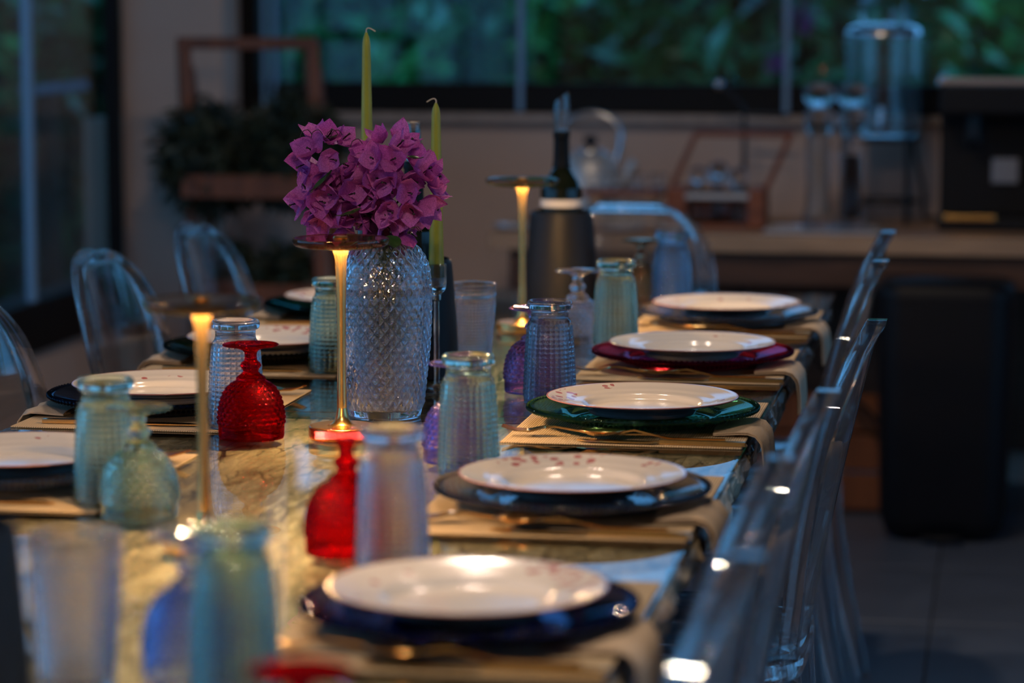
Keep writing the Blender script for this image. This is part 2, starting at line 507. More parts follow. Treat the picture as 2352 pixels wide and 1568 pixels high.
for a in xs[1:-1]:
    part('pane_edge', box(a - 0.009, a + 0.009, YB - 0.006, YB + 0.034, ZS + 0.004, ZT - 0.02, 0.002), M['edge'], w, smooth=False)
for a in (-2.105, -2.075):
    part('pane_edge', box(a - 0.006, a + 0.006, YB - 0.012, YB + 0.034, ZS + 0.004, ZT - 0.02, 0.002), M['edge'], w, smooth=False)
part('bottom_track', box(-2.12, 2.70, YB + 0.0, YB + 0.03, ZF, ZF + 0.012, 0.002), M['black_frame'], w, smooth=False)
# pillar in the corner
struct('pillar', box(XL + 0.03, -2.175, YB - 0.20, YB - 0.001, 0.0, ZC, 0.012), M['plaster'])
# left wall: low parapet, big sliding window
struct('wall_left', join(box(XL - 0.15, XL, YN, YB, -0.004, 0.42), box(XL - 0.15, XL, YN, YB, 2.42, ZC), box(XL - 0.15, XL, YN, 0.2, 0.42, 2.42)), M['plaster'])
w = thing('window_2', None, None); tag(w, kind='structure')
part('window_frame', join(box(XL - 0.10, XL + 0.02, 0.2, YB, 0.42, 0.55, 0.004), box(XL - 0.10, XL + 0.02, 0.2, YB, 2.34, 2.42),
     box(XL - 0.005, XL + 0.034, YB - 0.24, YB - 0.205, 0.55, 2.34), box(XL - 0.10, XL + 0.02, 0.2, 0.26, 0.55, 2.34)), M['black_frame'], w, smooth=False)
ys = [0.26, 1.6, 2.98, 4.36, 5.74, 7.12, 7.78]
for a, b_ in zip(ys, ys[1:]):
    part('pane', box(XL - 0.010, XL - 0.002, a + 0.004, b_ - 0.004, 0.54, 2.35), M['window_glass'], w, smooth=False)
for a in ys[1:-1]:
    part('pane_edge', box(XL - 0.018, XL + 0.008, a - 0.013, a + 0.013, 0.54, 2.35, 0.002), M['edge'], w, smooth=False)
# right wall: parapet and window onto the sky, behind the photographer's right
struct('wall_right', join(box(XR, XR + 0.15, YN, YB, -0.004, 0.06), box(XR, XR + 0.15, YN, YB, 2.42, ZC), box(XR, XR + 0.15, YN, 0.6, 0.06, 2.42), box(XR, XR + 0.15, 6.01, YB, 0.06, 2.42)), M['plaster'])
w = thing('window_3', None, None); tag(w, kind='structure')
fr = [box(XR + 0.02, XR + 0.10, 0.6, 6.01, 0.06, 0.13), box(XR + 0.02, XR + 0.10, 0.6, 6.01, 2.35, 2.42)]
for k in range(5):
    yy = 0.6 + k * 1.34 - (0.01 if k == 4 else 0)
    fr.append(box(XR + 0.02, XR + 0.10, yy, yy + 0.05, 0.13, 2.35))
part('window_frame', join(*fr), M['black_frame'], w, smooth=False)
for k in range(4):
    part('pane', box(XR + 0.055, XR + 0.065, 0.65 + k * 1.34, 1.93 + k * 1.34, 0.12, 2.36), M['window_glass'], w, smooth=False)
struct('wall_near', box(XL - 0.15, XR + 0.15, YN - 0.15, YN, -0.004, ZC), M['plaster'])
struct('added_eaves', join(box(XL - 1.55, XR + 1.5, YB + 0.16, YB + 1.5, 2.46, 2.62), box(XL - 1.55, XL - 0.15, YN, YB + 0.16, 2.46, 2.62), box(XR + 0.15, XR + 1.5, YN, YB + 0.16, 2.46, 2.62)), M['ceiling'])  # unseen eaves added to block the upper sky and cut blue haze indoors
struct('ground_outside', join(box(-14, 14, YB + 0.16, 22, -0.3, -0.02), box(-14, XL - 0.15, -6, YB + 0.16, -0.3, -0.02), box(XR + 0.15, 14, -6, YB + 0.16, -0.3, -0.02)), M['soil'])

# ------------------------------------------------------------------ dining table
table = thing('dining_table', 'long table of two burl wood slabs under glass with rough live edges', 'table', (0, 0, 0))
def live_slab(y0, y1, z0, z1, seed, grid=0.04):
    """slab with ragged long edges: rings of the outline at several heights, capped top and bottom"""
    n = int((y1 - y0) / 0.009)
    levels = 10
    V, F = [], []
    rows = []
    for k in range(levels):
        t = k / (levels - 1); z = z0 + (z1 - z0) * t
        bulge = 0.012 * math.sin(PI * t) - 0.014 * (1 - t)
        row = []
        for side in (1, -1):
            rng = range(n + 1) if side == 1 else range(n, -1, -1)
            for i in rng:
                y = y0 + (y1 - y0) * i / n
                q = noise.noise(Vector((seed + side * 5, y * 5, z * 6))) * 0.012 + noise.noise(Vector((seed, y * 22 + side * 9, z * 45))) * 0.008 + noise.noise(Vector((seed, y * 60, z * 130))) * 0.004
                if k == levels - 1: q = -abs(q) * 0.6
                x = (TX1 if side == 1 else TX0) + side * (bulge + q - 0.012)
                row.append(len(V)); V.append((x, y, z))
        rows.append(row)
    m = len(rows[0])
    for a, b_ in zip(rows, rows[1:]):
        for s in range(m):
            t = (s + 1) % m
            F.append([a[s], a[t], b_[t], b_[s]])
    for row, flip in ((rows[0], True), (rows[-1], False)):
        for i in range(n):
            q = [row[i], row[i + 1], row[m - 2 - i], row[m - 1 - i]]
            F.append(q[::-1] if flip else q)
    return V, F
YJ = 4.0
s1 = part('wood_slab', live_slab(1.45, YJ - 0.007, 0.675, 0.7405, 3.1), M['slab_pale'], table, smooth=False)
s1['label'] = 'pale cracked burl slab at the near end'
s2 = part('wood_slab', live_slab(YJ + 0.007, 5.76, 0.675, 0.7405, 8.4), M['slab_dark'], table, smooth=False)
s2['label'] = 'dark burl slab at the far end'
part('glass_sheet', box(TX0 + 0.002, TX1 - 0.002, 1.44, YJ - 0.005, 0.742, 0.75, 0.001, 1), M['table_glass'], table, smooth=False)
part('glass_sheet', box(TX0 + 0.002, TX1 - 0.002, YJ + 0.005, 5.77, 0.742, 0.75, 0.001, 1), M['table_glass'], table, smooth=False)
for yy in (1.9, 5.0):
    part('leg', join(bar((-0.99, yy, 0), (-0.99, yy, 0.68), 0.06, 0.06), bar((-0.81, yy, 0), (-0.81, yy, 0.68), 0.06, 0.06),
         bar((-0.99, yy, 0.03), (-0.81, yy, 0.03), 0.06, 0.06), bar((-1.2, yy, 0.652), (-0.51, yy, 0.652), 0.06, 0.045)), M['black_metal'], table, smooth=False)

# ------------------------------------------------------------------ transparent chairs
def chair_back():
    """rounded medallion back: closed shell, curved towards the sitter, thicker at its rim"""
    NS, NT = 44, 56
    zb, zt = 0.455, 0.905
    keys = smoothp([(0.0, 0.138, 0), (0.12, 0.150, 0), (0.3, 0.177, 0), (0.5, 0.195, 0), (0.65, 0.197, 0), (0.8, 0.177, 0), (0.9, 0.139, 0), (0.96, 0.093, 0), (0.99, 0.048, 0), (1.0, 0.012, 0)], 0.01)
    def width(t):
        for a, b_ in zip(keys, keys[1:]):
            if t <= b_[0]:
                q = (t - a[0]) / max(1e-6, b_[0] - a[0]); return a[1] + (b_[1] - a[1]) * q
        return keys[-1][1]
    def sst(a, b_, x):
        x = max(0, min(1, (x - a) / (b_ - a))); return x * x * (3 - 2 * x)
    V, F = [], []
    grids = []
    for lay in (-1, 1):
        g = []
        for i in range(NT + 1):
            t = math.sin(i / NT * PI / 2)
            z = zb + (zt - zb) * t
            wd = width(t)
            row = []
            for j in range(NS + 1):
                s = math.sin((j / NS * 2 - 1) * PI / 2)
                y = s * wd
                edge = max(sst(0.82, 0.93, abs(s)), sst(0.93, 0.985, t))
                th = 0.0045 + 0.0085 * edge
                x = -0.200 - 0.235 * (z - zb) ** 1.15 + 0.8 * y * y + lay * th
                row.append(len(V)); V.append((x, y, z))
            g.append(row)
        grids.append(g)
        for i in range(NT):
            for j in range(NS):
                F.append([g[i][j], g[i][j + 1], g[i + 1][j + 1], g[i + 1][j]])
    a, b_ = grids
    ring = lambda g: [g[0][j] for j in range(NS)] + [g[i][NS] for i in range(NT)] + [g[NT][j] for j in range(NS, 0, -1)] + [g[i][0] for i in range(NT, 0, -1)]
    ra, rb = ring(a), ring(b_)
    for k in range(len(ra)):
        t = (k + 1) % len(ra)
        F.append([ra[k], ra[t], rb[t], rb[k]])
    return V, F

def chair_seat():
    n = 48
    def out(inset, z):
        pts = []
        for k in range(n):
            a = 2 * PI * k / n
            c, s = math.cos(a), math.sin(a)
            e = 0.38
            x = 0.205 * math.copysign(abs(c) ** e, c); y = (0.205 + 0.012 * x / 0.2) * math.copysign(abs(s) ** e, s)
            q = 1 - inset / 0.2
            pts.append((x * q, y * q, z))
        return pts
    rings = [out(0.0, 0.428), out(-0.004, 0.44), out(0.0, 0.468), out(0.012, 0.474), out(0.03, 0.468), out(0.09, 0.462), out(0.16, 0.460),
             out(0.16, 0.452), out(0.03, 0.455), out(0.018, 0.448), out(0.014, 0.428)]
    V, F = [], []
    for r in rings: V += r
    for k in range(len(rings)):
        if k == 6:
            F.append([6 * n + s for s in range(n)]); F.append([7 * n + s for s in range(n)][::-1]); continue
        b_ = (k + 1) % len(rings)
        for s in range(n):
            t = (s + 1) % n
            F.append([k * n + s, k * n + t, b_ * n + t, b_ * n + s])
    return V, F

def make_chair(label, loc, rz):
    t = thing('ghost_chair', label, 'chair', loc, rz, None)
    part('seat', chair_seat(), M['poly'], t)
    part('backrest', chair_back(), M['poly'], t)
    for sx_, sy_ in ((1, 1), (1, -1), (-1, 1), (-1, -1)):
        if sx_ > 0: pts = [(0.180, 0.178 * sy_, 0.428), (0.185, 0.180 * sy_, 0.22), (0.187, 0.180 * sy_, 0.0)]
        else: pts = [(-0.178, 0.165 * sy_, 0.428), (-0.195, 0.168 * sy_, 0.25), (-0.250, 0.172 * sy_, 0.0)]
        pts = smoothp(pts, 0.05)
        rr = [0.023 - 0.010 * i / (len(pts) - 1) for i in range(len(pts))]
        part('leg', tube(pts, rr, 8), M['poly'], t, sharp=60)
    return t

CH = [  # x, y, facing, label
    (-0.508, 2.76, PI, 'clear plastic chair whose rounded back leans behind the smoky grey charger'),
    (-0.492, 3.24, PI, 'clear plastic chair with its back between the green and the smoky grey chargers'),
    (-0.470, 3.96, PI, 'clear plastic chair with sharply focused flat back tip before the black bin'),
    (-0.505, 4.86, PI, 'clear plastic chair with warm sparks on its back behind the magenta charger'),
    (-0.518, 5.46, PI, 'clear plastic chair on the right row furthest from the camera'),
    (-0.495, 2.27, PI, 'blurred clear plastic chair nearest the camera in the right row'),
    (-1.290, 5.42, 0.0, 'clear plastic chair at the teal charger, furthest back of the left row'),
    (-1.298, 4.83, 0.0, 'clear plastic chair in the left row whose whole rounded rim shows'),
    (-1.29, 4.12, 0.0, 'clear plastic chair on the left row cut by the picture edge'),
    (-0.815, 5.885, -PI / 2, 'clear plastic chair at the far head of the table behind the wine cooler'),
]
c0 = None
for x, y, rz, lab in CH:
    if c0 is None: c0 = make_chair(lab, (x, y, 0), rz); c0['group'] = 'clear plastic chairs round the table'
    else: dup(c0, (x, y, 0), rz, lab)

# ------------------------------------------------------------------ place settings
def charger():
    prof = [(0, 0.004), (0.060, 0.004), (0.098, 0.0035), (0.108, 0.009), (0.125, 0.0135), (0.145, 0.0185), (0.1585, 0.022), (0.160, 0.0205),
            (0.1585, 0.0185), (0.145, 0.0145), (0.125, 0.0095), (0.110, 0.0045), (0.100, 0.0), (0.060, 0.0), (0, 0.0)]
    return lathe(resample(prof, 0.006), 96)
def bead_ring(r, n, rb, z):
    s = bmesh.new(); bmesh.ops.create_icosphere(s, subdivisions=1, radius=rb); sv = bm_vf(s)
    return join(*[moved(sv, r * math.cos(2 * PI * k / n), r * math.sin(2 * PI * k / n), z) for k in range(n)])
def dinner_plate():
    prof = [(0, 0.0055), (0.070, 0.0055), (0.078, 0.008), (0.084, 0.0135), (0.088, 0.0145), (0.1, 0.0165), (0.104, 0.0180), (0.118, 0.0205), (0.128, 0.0228),
            (0.1335, 0.0246), (0.135, 0.0242), (0.1345, 0.0230), (0.128, 0.0205), (0.100, 0.0140), (0.086, 0.0110), (0.076, 0.004), (0.074, 0.0), (0.070, 0.0), (0.068, 0.0025), (0, 0.0025)]
    return lathe(resample(prof, 0.004), 96)
charger_me = mesh(charger(), True, 'charger'); bead_me = mesh(bead_ring(0.1600, 116, 0.0044, 0.0205), True, 'beads')
bead2_me = mesh(bead_ring(0.118, 100, 0.0028, 0.0075), True, 'beads'); plate_me = mesh(dinner_plate(), True, 'plate'); plate_me.materials.append(M['porcelain'])

def fork():
    V = []
    L = 0.205
    hp = [(-L / 2 + L * k / 24, 0, 0) for k in range(25)]
    pts, wd = [], []
    for k in range(25):
        t = k / 24
        x = -L / 2 + L * 0.70 * t
        z = 0.004 + 0.012 * max(0, 1 - abs(t - 0.93) / 0.4) * 0.8
        pts.append((x, 0, z)); wd.append(0.0075 - 0.003 * min(1, t * 1.4) + (0.006 * max(0, (t - 0.9) / 0.1)))
    x0 = pts[-1][0]
    h = ribbon(pts, wd, 0.0026, (0, 1, 0))
    head = ribbon([(x0, 0, 0.0133), (x0 + 0.008, 0, 0.0115), (x0 + 0.020, 0, 0.0085), (x0 + 0.026, 0, 0.0080)], [0.011, 0.019, 0.023, 0.0235], 0.0024, (0, 1, 0))
    tines = []
    for s in (-1.5, -0.5, 0.5, 1.5):
        y = s * 0.0062
        tines.append(ribbon([(x0 + 0.0255, y, 0.0081), (x0 + 0.042, y, 0.0090), (x0 + 0.060, y * 0.94, 0.0145)], [0.0040, 0.0034, 0.0018], 0.0020, (0, 1, 0)))
    return h, head, tines
def knife():
    h = ribbon([(-0.115, 0, 0.0035), (-0.09, 0, 0.0035), (-0.02, 0, 0.0035), (0.0, 0, 0.0032)], [0.0095, 0.0105, 0.0075, 0.007], 0.0058, (0, 1, 0))
    bl = ribbon([(0.0, 0, 0.0032), (0.012, 0.001, 0.0026), (0.055, 0.0015, 0.0026), (0.095, 0.001, 0.0026), (0.113, -0.004, 0.0026)], [0.009, 0.017, 0.018, 0.014, 0.002], 0.0018, (0, 1, 0))
    return h, bl
def spoon():
    pts, wd = [], []
    for k in range(17):
        t = k / 16; pts.append((-0.1 + 0.14 * t, 0, 0.0035 + 0.011 * max(0, 1 - abs(t - 0.88) / 0.35))); wd.append(0.008 - 0.0035 * min(1, 1.3 * t))
    h = ribbon(pts, wd, 0.0026, (0, 1, 0))
    V, F = [], []
    for lay in (0, 1):
        for i in range(9):
            for j in range(16):
                a = 2 * PI * j / 16; r = (i + 0.02) / 8
                ex = 0.031 * r * math.cos(a) * (1.12 if math.cos(a) < 0 else 0.95); ey = 0.0205 * r * math.sin(a) * (1 - 0.12 * math.cos(a))
                V.append((0.068 + ex, ey, 0.0048 + 0.0085 * r * r + (0.0014 if lay else 0)))
        o = lay * 144
        for i in range(8):
            for j in range(16):
                t = (j + 1) % 16; F.append([o + i * 16 + j, o + i * 16 + t, o + i * 16 + 16 + t, o + i * 16 + 16 + j])
        F.append([o + j for j in range(16)])
    for j in range(16):
        t = (j + 1) % 16; F.append([128 + j, 128 + t, 272 + t, 272 + j])
    return h, (V, F)
fk, kn, sp = fork(), knife(), spoon()
fork_me = [mesh(join(fk[0]), True, 'handle', 30), mesh(fk[1], True, 'head', 30), [mesh(t, True, 'tine', 30) for t in fk[2]]]
knife_me = [mesh(kn[0], True, 'handle', 30), mesh(kn[1], True, 'blade', 30)]
spoon_me = [mesh(sp[0], True, 'handle', 30), mesh(sp[1], True, 'bowl', 60)]
def put_cutlery(kind, loc, rz, label):
    t = thing(kind, label, kind, loc, rz, 'gold cutlery on the placemats')
    if kind == 'fork':
        link('handle', fork_me[0], M['cutlery'], t); hd = link('head', fork_me[1], M['cutlery'], t)
        for q in fork_me[2]: link('tine', q, M['cutlery'], hd)
    elif kind == 'knife':
        link('handle', knife_me[0], M['cutlery'], t); link('blade', knife_me[1], M['cutlery'], t)
    else:
        link('handle', spoon_me[0], M['cutlery'], t); link('bowl', spoon_me[1], M['cutlery'], t)
    return t

def napkin(side, seed):
    """folded strip: lies on the mat under the charger's rim, runs over the table edge and hangs"""
    rnd = random.Random(seed)
    path = [(0.060, 0.001), (0.075, 0.002), (0.095, 0.0035), (0.107, 0.0035), (0.117, 0.0005), (0.1235, -0.008), (0.1260, -0.025), (0.127, -0.045), (0.1275, -0.060)]
    path = smoothp(path, 0.006)
    out = []
    for lay, (dy, wdt, off) in enumerate(((0.0, 0.135, 0.0), (0.006, 0.122, 0.0024), (-0.004, 0.130, 0.0048))):
        V, F = [], []
        N = 22
        for face in (0, 1):
            for i, (u, z) in enumerate(path):
                j0 = max(i - 1, 0); j1 = min(i + 1, len(path) - 1)
                du, dz = path[j1][0] - path[j0][0], path[j1][1] - path[j0][1]
                L = math.hypot(du, dz); nu, nz_ = -dz / L, du / L
                hang = max(0, (u - 0.10) / 0.02)
                if -dz < 0: nu, nz_ = nu, nz_
                for j in range(N + 1):
                    s = j / N * 2 - 1
                    wav = 0.0018 * math.sin(s * 7 + lay * 2 + seed) + 0.0015 * noise.noise(Vector((s * 3, i * 0.12, seed + lay)))
                    wav *= (1.0 + min(1.5, hang) * 1.6)
                    edge = 0.5 + 0.5 * (1 - abs(s) ** 6)
                    d = off * edge + 0.001 + wav * 0.35 + (0.0014 if face else 0)
                    y = dy + s * wdt / 2 * (1 + 0.10 * u / 0.2) + 0.01 * (u / 0.2) ** 2 * (1 if lay else -1) * 0.5
                    V.append((side * (u + nu * d), y, z + nz_ * d))
            o = face * len(path) * (N + 1)
            for i in range(len(path) - 1):
                for j in range(N):
                    F.append([o + i * (N + 1) + j, o + i * (N + 1) + j + 1, o + (i + 1) * (N + 1) + j + 1, o + (i + 1) * (N + 1) + j])
        P = len(path); W = N + 1; o = P * W
        for i in range(P - 1):
            for j in (0, N):
                F.append([i * W + j, (i + 1) * W + j, o + (i + 1) * W + j, o + i * W + j])
        for j in range(N):
            for i in (0, P - 1):
                F.append([i * W + j, i * W + j + 1, o + i * W + j + 1, o + i * W + j])
        out.append((V, F))
    return out

def tint(name, col, clear=0.2):
    return glass(name, col, 1.5, 0.0, clear)
GC = {
    'navy': tint('navy_glass', (0.32, 0.36, 0.58)), 'smoke': tint('smoke_glass', (0.74, 0.74, 0.76)), 'green': tint('green_glass', (0.40, 0.66, 0.54)),
    'magenta': tint('magenta_glass', (0.78, 0.20, 0.36)), 'pale': tint('pale_grey_glass', (0.88, 0.89, 0.90)), 'indigo': tint('indigo_grey_glass', (0.28, 0.32, 0.42)),
    'olive': tint('olive_grey_glass', (0.33, 0.34, 0.28)), 'teal': tint('dark_teal_glass', (0.14, 0.36, 0.34)),
}
MAT_OFF = 0.02
R_SET = [(2.640, 'navy', 'navy blue'), (3.295, 'smoke', 'smoky grey'), (3.95, 'green', 'green'), (4.585, 'magenta', 'magenta'), (5.19, 'pale', 'pale grey')]
L_SET = [(3.35, 'pale', 'colourless'), (3.97, 'indigo', 'indigo grey'), (4.55, 'olive', 'olive grey'), (5.195, 'teal', 'dark teal')]
PLX_R, PLX_L = -0.500, -1.205
ZT_ = 0.75
mat_me = mesh(box(-0.163, 0.163, -0.215, 0.215, 0, 0.0018, 0.0006, 1), False, 'mat'); mat_me.materials.append(M['mat'])
for side, sets, px in ((1, R_SET, PLX_R), (-1, L_SET, PLX_L)):
    row = 'right' if side == 1 else 'left'
    for q, (yy, gk, cn) in enumerate(sets):
        edge = TX1 if side == 1 else TX0
        o = link('placemat', mat_me, None, None, (edge - side * 0.169, yy + 0.025, ZT_ + 0.0005))
        tag(o, 'ribbed sand-coloured placemat under the %s glass charger' % cn, 'placemat', 'ribbed placemats')
        z = ZT_ + 0.0030
        c = link('charger_plate', charger_me, None, None, (px, yy, z + 0.004)); set_slot = c
        if not charger_me.materials: charger_me.materials.append(GC[gk])
        c.material_slots[0].link = 'OBJECT'; c.material_slots[0].material = GC[gk]
        tag(c, '%s glass charger plate with a beaded rim' % cn, 'charger plate', 'beaded glass chargers')
        for bm_, nm in ((bead_me, 'bead_rim'), (bead2_me, 'bead_ring')):
            if not bm_.materials: bm_.materials.append(GC[gk])
            b_ = link(nm, bm_, None, c); b_.material_slots[0].link = 'OBJECT'; b_.material_slots[0].material = GC[gk]
            b_['kind'] = 'stuff'
        p = link('dinner_plate', plate_me, None, None, (px + random.uniform(-.003, .003) - side * 0.004, yy + 0.012, z + 0.0145))
        p.rotation_euler = (0, 0, q * 1.3 + side)
        tag(p, 'white porcelain dinner plate with pink blossom rim on the %s charger' % cn, 'plate', 'blossom dinner plates')
        # napkin
        nk = thing('napkin', 'beige folded linen napkin hanging over the table edge beside the %s charger' % cn, 'napkin', (edge - side * 0.113, yy - 0.030, ZT_ + 0.002), 0, 'beige folded napkins')
        for k, vf in enumerate(napkin(side, q * 3 + side)):
            part('fold', vf, M['linen'], nk)
        # cutlery
        if side == 1:
            put_cutlery('fork', (-0.575, yy - 0.128, ZT_ + 0.0025), PI + 0.10, 'gold fork on the near side of the %s charger' % cn)
            put_cutlery('spoon', (-0.470, yy - 0.150, ZT_ + 0.0025), PI + 0.05, 'gold spoon lying before the %s charger' % cn)
            put_cutlery('knife', (-0.455, yy - 0.176, ZT_ + 0.0025), PI - 0.02, 'gold knife nearest the front edge of the mat with the %s charger' % cn)
        else:
            put_cutlery('fork', (-1.135, yy + 0.178, ZT_ + 0.0025), -0.03, 'gold fork on the far side of the %s charger' % cn)
            put_cutlery('knife', (-1.215, yy - 0.152, ZT_ + 0.0025), 0.02, 'gold knife on the near side of the %s charger' % cn)

# ------------------------------------------------------------------ hobnail glassware
def hob(cols, pitch, z0, z1, h, fade=0.004, stagger=True):
    def f(a, z, k):
        if z < z0 or z > z1: return 0
        row = (z - z0) / pitch
        i = math.floor(row); fz = row - i
        sh = 0.5 * (i % 2) if stagger else 0
        fa = (a / (2 * PI) * cols + sh) % 1.0
        d = ((fa - 0.5) * 2) ** 2 + ((fz - 0.5) * 2) ** 2
        return h * max(0, 1 - d) ** 0.6 * min(1, (z - z0) / fade, (z1 - z) / fade)
    return f
def diamond(cols, pitch, z0, z1, h):
    def f(a, z, k):
        if z < z0 or z > z1: return 0
        u = a / (2 * PI) * cols; v = (z - z0) / pitch
        p = (u + v) % 1.0; q = (u - v) % 1.0
        d = max(abs(p - 0.5), abs(q - 0.5)) * 2
        return h * (1 - d) ** 0.8 * min(1, (z - z0) / 0.006, (z1 - z) / 0.006)
    return f

def shell(outer, inner, cols_seg, relief, ost=0.0012, ist=0.004):
    """closed glass wall from an outer profile and an inner one running back"""
    o = smoothp(outer, ost); i = smoothp(inner, ist)
    no = len(o)
    prof = o + i
    rel = lambda a, z, k: relief(a, z, k) if k < no else 0
    return lathe(prof, cols_seg, rel, closed=(prof[0][0] > 1e-6 and prof[-1][0] > 1e-6))

# tumbler upside down: mouth at z=0, thick foot ring on top
t_out = [(0.0375, 0.0), (0.0385, 0.003), (0.0382, 0.02), (0.0370, 0.05), (0.0352, 0.085), (0.0330, 0.112), (0.0322, 0.120), (0.0292, 0.1245), (0.0280, 0.130),
         (0.0285, 0.1375), (0.0322, 0.1395), (0.0338, 0.1440), (0.0334, 0.1490), (0.0305, 0.1520), (0.0270, 0.1512), (0.0220, 0.1475), (0, 0.1465)]
t_in = [(0, 0.136), (0.020, 0.1345), (0.0255, 0.128), (0.0280, 0.115), (0.0315, 0.085), (0.0335, 0.05), (0.0350, 0.02), (0.0358, 0.002), (0.0366, 0.0)]
tum_me = mesh(shell(t_out, t_in, 28 * 7, hob(28, 0.0068, 0.008, 0.118, 0.0017, stagger=False)), True, 'tumbler')
# goblet upside down: mouth at z=0, round foot on top
g_out = [(0.0435, 0.0), (0.0445, 0.003), (0.0448, 0.015), (0.0445, 0.030), (0.0425, 0.045), (0.0385, 0.058), (0.0320, 0.069), (0.0245, 0.0765), (0.0200, 0.0790),
         (0.0198, 0.0825), (0.0150, 0.0865), (0.0105, 0.0905), (0.0115, 0.0945), (0.0145, 0.0985), (0.0130, 0.1025), (0.0095, 0.1055), (0.0080, 0.1100), (0.0085, 0.1150),
         (0.0105, 0.1190), (0.0180, 0.1225), (0.0300, 0.1250), (0.0375, 0.1262), (0.0385, 0.1275), (0.0370, 0.1287), (0.0250, 0.1280), (0, 0.1268)]
g_in = [(0, 0.0765), (0.012, 0.075), (0.0205, 0.072), (0.0290, 0.065), (0.0350, 0.055), (0.0390, 0.043), (0.0412, 0.030), (0.0418, 0.015), (0.0420, 0.002), (0.0427, 0.0)]
def goblet_me():
    o = smoothp(g_out, 0.0012); i = smoothp(g_in, 0.004)
    prof = o + i
    rel = hob(26, 0.0068, 0.018, 0.077, 0.0026); no = len(o)
    # two separate closed surfaces share one mesh: the outer skin and the cavity, closed at the mouth
    return lathe(prof, 26 * 7, lambda a, z, k: rel(a, z, k) if k < no else 0, closed=True)
gob_me = mesh(goblet_me(), True, 'goblet')

GT = {
    'teal': tint('aqua_green_glass', (0.89, 0.955, 0.88), 0.08), 'smoke': tint('grey_tumbler_glass', (0.84, 0.84, 0.87), 0.15), 'clear': tint('colourless_glass', (0.94, 0.94, 0.96), 0.15),
    'blue': tint('ice_blue_glass', (0.87, 0.90, 0.95), 0.15), 'sea': tint('sea_blue_glass', (0.80, 0.92, 0.88), 0.15), 'red': tint('ruby_glass', (0.90, 0.06, 0.10), 0.15),
    'purple': tint('violet_glass', (0.78, 0.66, 0.92), 0.15), 'pink': tint('mauve_glass', (0.86, 0.66, 0.84), 0.15), 'amber': tint('amber_glass', (0.90, 0.66, 0.50), 0.15),
    'royal': tint('cornflower_glass', (0.68, 0.76, 0.96), 0.12),
}
def put_glass(me, name, key, x, y, label, cat, group):
    if not me.materials: me.materials.append(GT[key])
    o = link(name, me, None, None, (x, y, ZT_ + 0.0005))
    o.material_slots[0].link = 'OBJECT'; o.material_slots[0].material = GT[key]
    o.rotation_euler = (0, 0, random.uniform(0, 6))
    return tag(o, label, cat, group)

# world places of the glasses
TUM = [
    ('teal', -0.665, 3.51, 'aqua green hobnail tumbler upside down behind the smoky grey charger'),
    ('smoke', -0.664, 4.15, 'smoky grey hobnail tumbler upside down left of the green charger'),
    ('teal', -0.655, 4.80, 'green hobnail tumbler upside down before the black wine cooler and magenta charger'),
    ('blue', -0.628, 5.39, 'ice blue hobnail tumbler upside down beside the pale grey charger'),
    ('clear', -0.632, 2.905, 'blurred clear hobnail tumbler upside down behind the navy charger'),
    ('sea', -0.648, 2.34, 'large blurred sea blue tumbler upside down in front of the pale slab'),
    ('teal', -1.045, 3.22, 'pale aqua tumbler upside down beside the colourless charger'),
    ('clear', -1.054, 3.83, 'clear hobnail tumbler upside down behind the sharp red goblet'),
    ('teal', -1.056, 4.42, 'aqua tumbler half hidden behind the lit lamp stem and the vase'),
]
for k, x, y, lab in TUM: put_glass(tum_me, 'hobnail_tumbler', k, x, y, lab, 'glass', 'hobnail tumblers standing upside down')
GOB = [
    ('red', -1.011, 3.75, 'ruby red goblet upside down in sharp focus before a clear tumbler'),
    ('red', -0.700, 2.985, 'blurred ruby red goblet upside down left of the clear tumbler'),
    ('teal', -0.985, 3.155, 'aqua goblet upside down with a dark green foot, near the colourless charger'),
    ('purple', -0.697, 3.605, 'violet goblet upside down half hidden by the aqua tumbler'),
    ('pink', -0.706, 4.26, 'mauve goblet upside down left of the smoky grey tumbler'),
    ('clear', -0.728, 4.85, 'clear goblet upside down in front of the black wine cooler'),
    ('amber', -0.695, 5.46, 'small amber goblet upside down between green and ice blue tumblers'),
    ('royal', -0.708, 2.42, 'blurred cornflower blue goblet upside down beside the sea blue tumbler'),
    ('red', -0.487, 1.93, 'red goblet foot cut off at the bottom edge of the picture'),
]
for k, x, y, lab in GOB: put_glass(gob_me, 'hobnail_goblet', k, x, y, lab, 'goblet', 'hobnail goblets standing upside down')

# upright ribbed cups
c_out = [(0, 0.0), (0.028, 0.0), (0.0305, 0.003), (0.0325, 0.03), (0.0355, 0.07), (0.0385, 0.11), (0.0395, 0.118), (0.0412, 0.121), (0.0412, 0.124), (0.0398, 0.126), (0.0410, 0.139), (0.0402, 0.140)]
c_in = [(0.0392, 0.139), (0.0378, 0.12), (0.0360, 0.10), (0.0320, 0.05), (0.0300, 0.014), (0.026, 0.009), (0, 0.008)]
cup_me = mesh(shell(c_out, c_in, 44 * 4, hob(44, 0.0050, 0.008, 0.116, 0.0018, stagger=False)), True, 'cup')
M['cup'] = tint('frosted_cup_glass', (0.93, 0.93, 0.95), 0.2)
cup_me.materials.append(M['cup'])
for x, y, lab in ((-0.848, 4.50, 'clear dotted cup standing upright beside the wine cooler behind the vase'), (-0.789, 2.34, 'large blurred clear dotted cup standing upright at the left front')):
    tag(link('dotted_cup', cup_me, None, None, (x, y, ZT_ + 0.0005)), lab, 'cup', 'upright dotted cups')

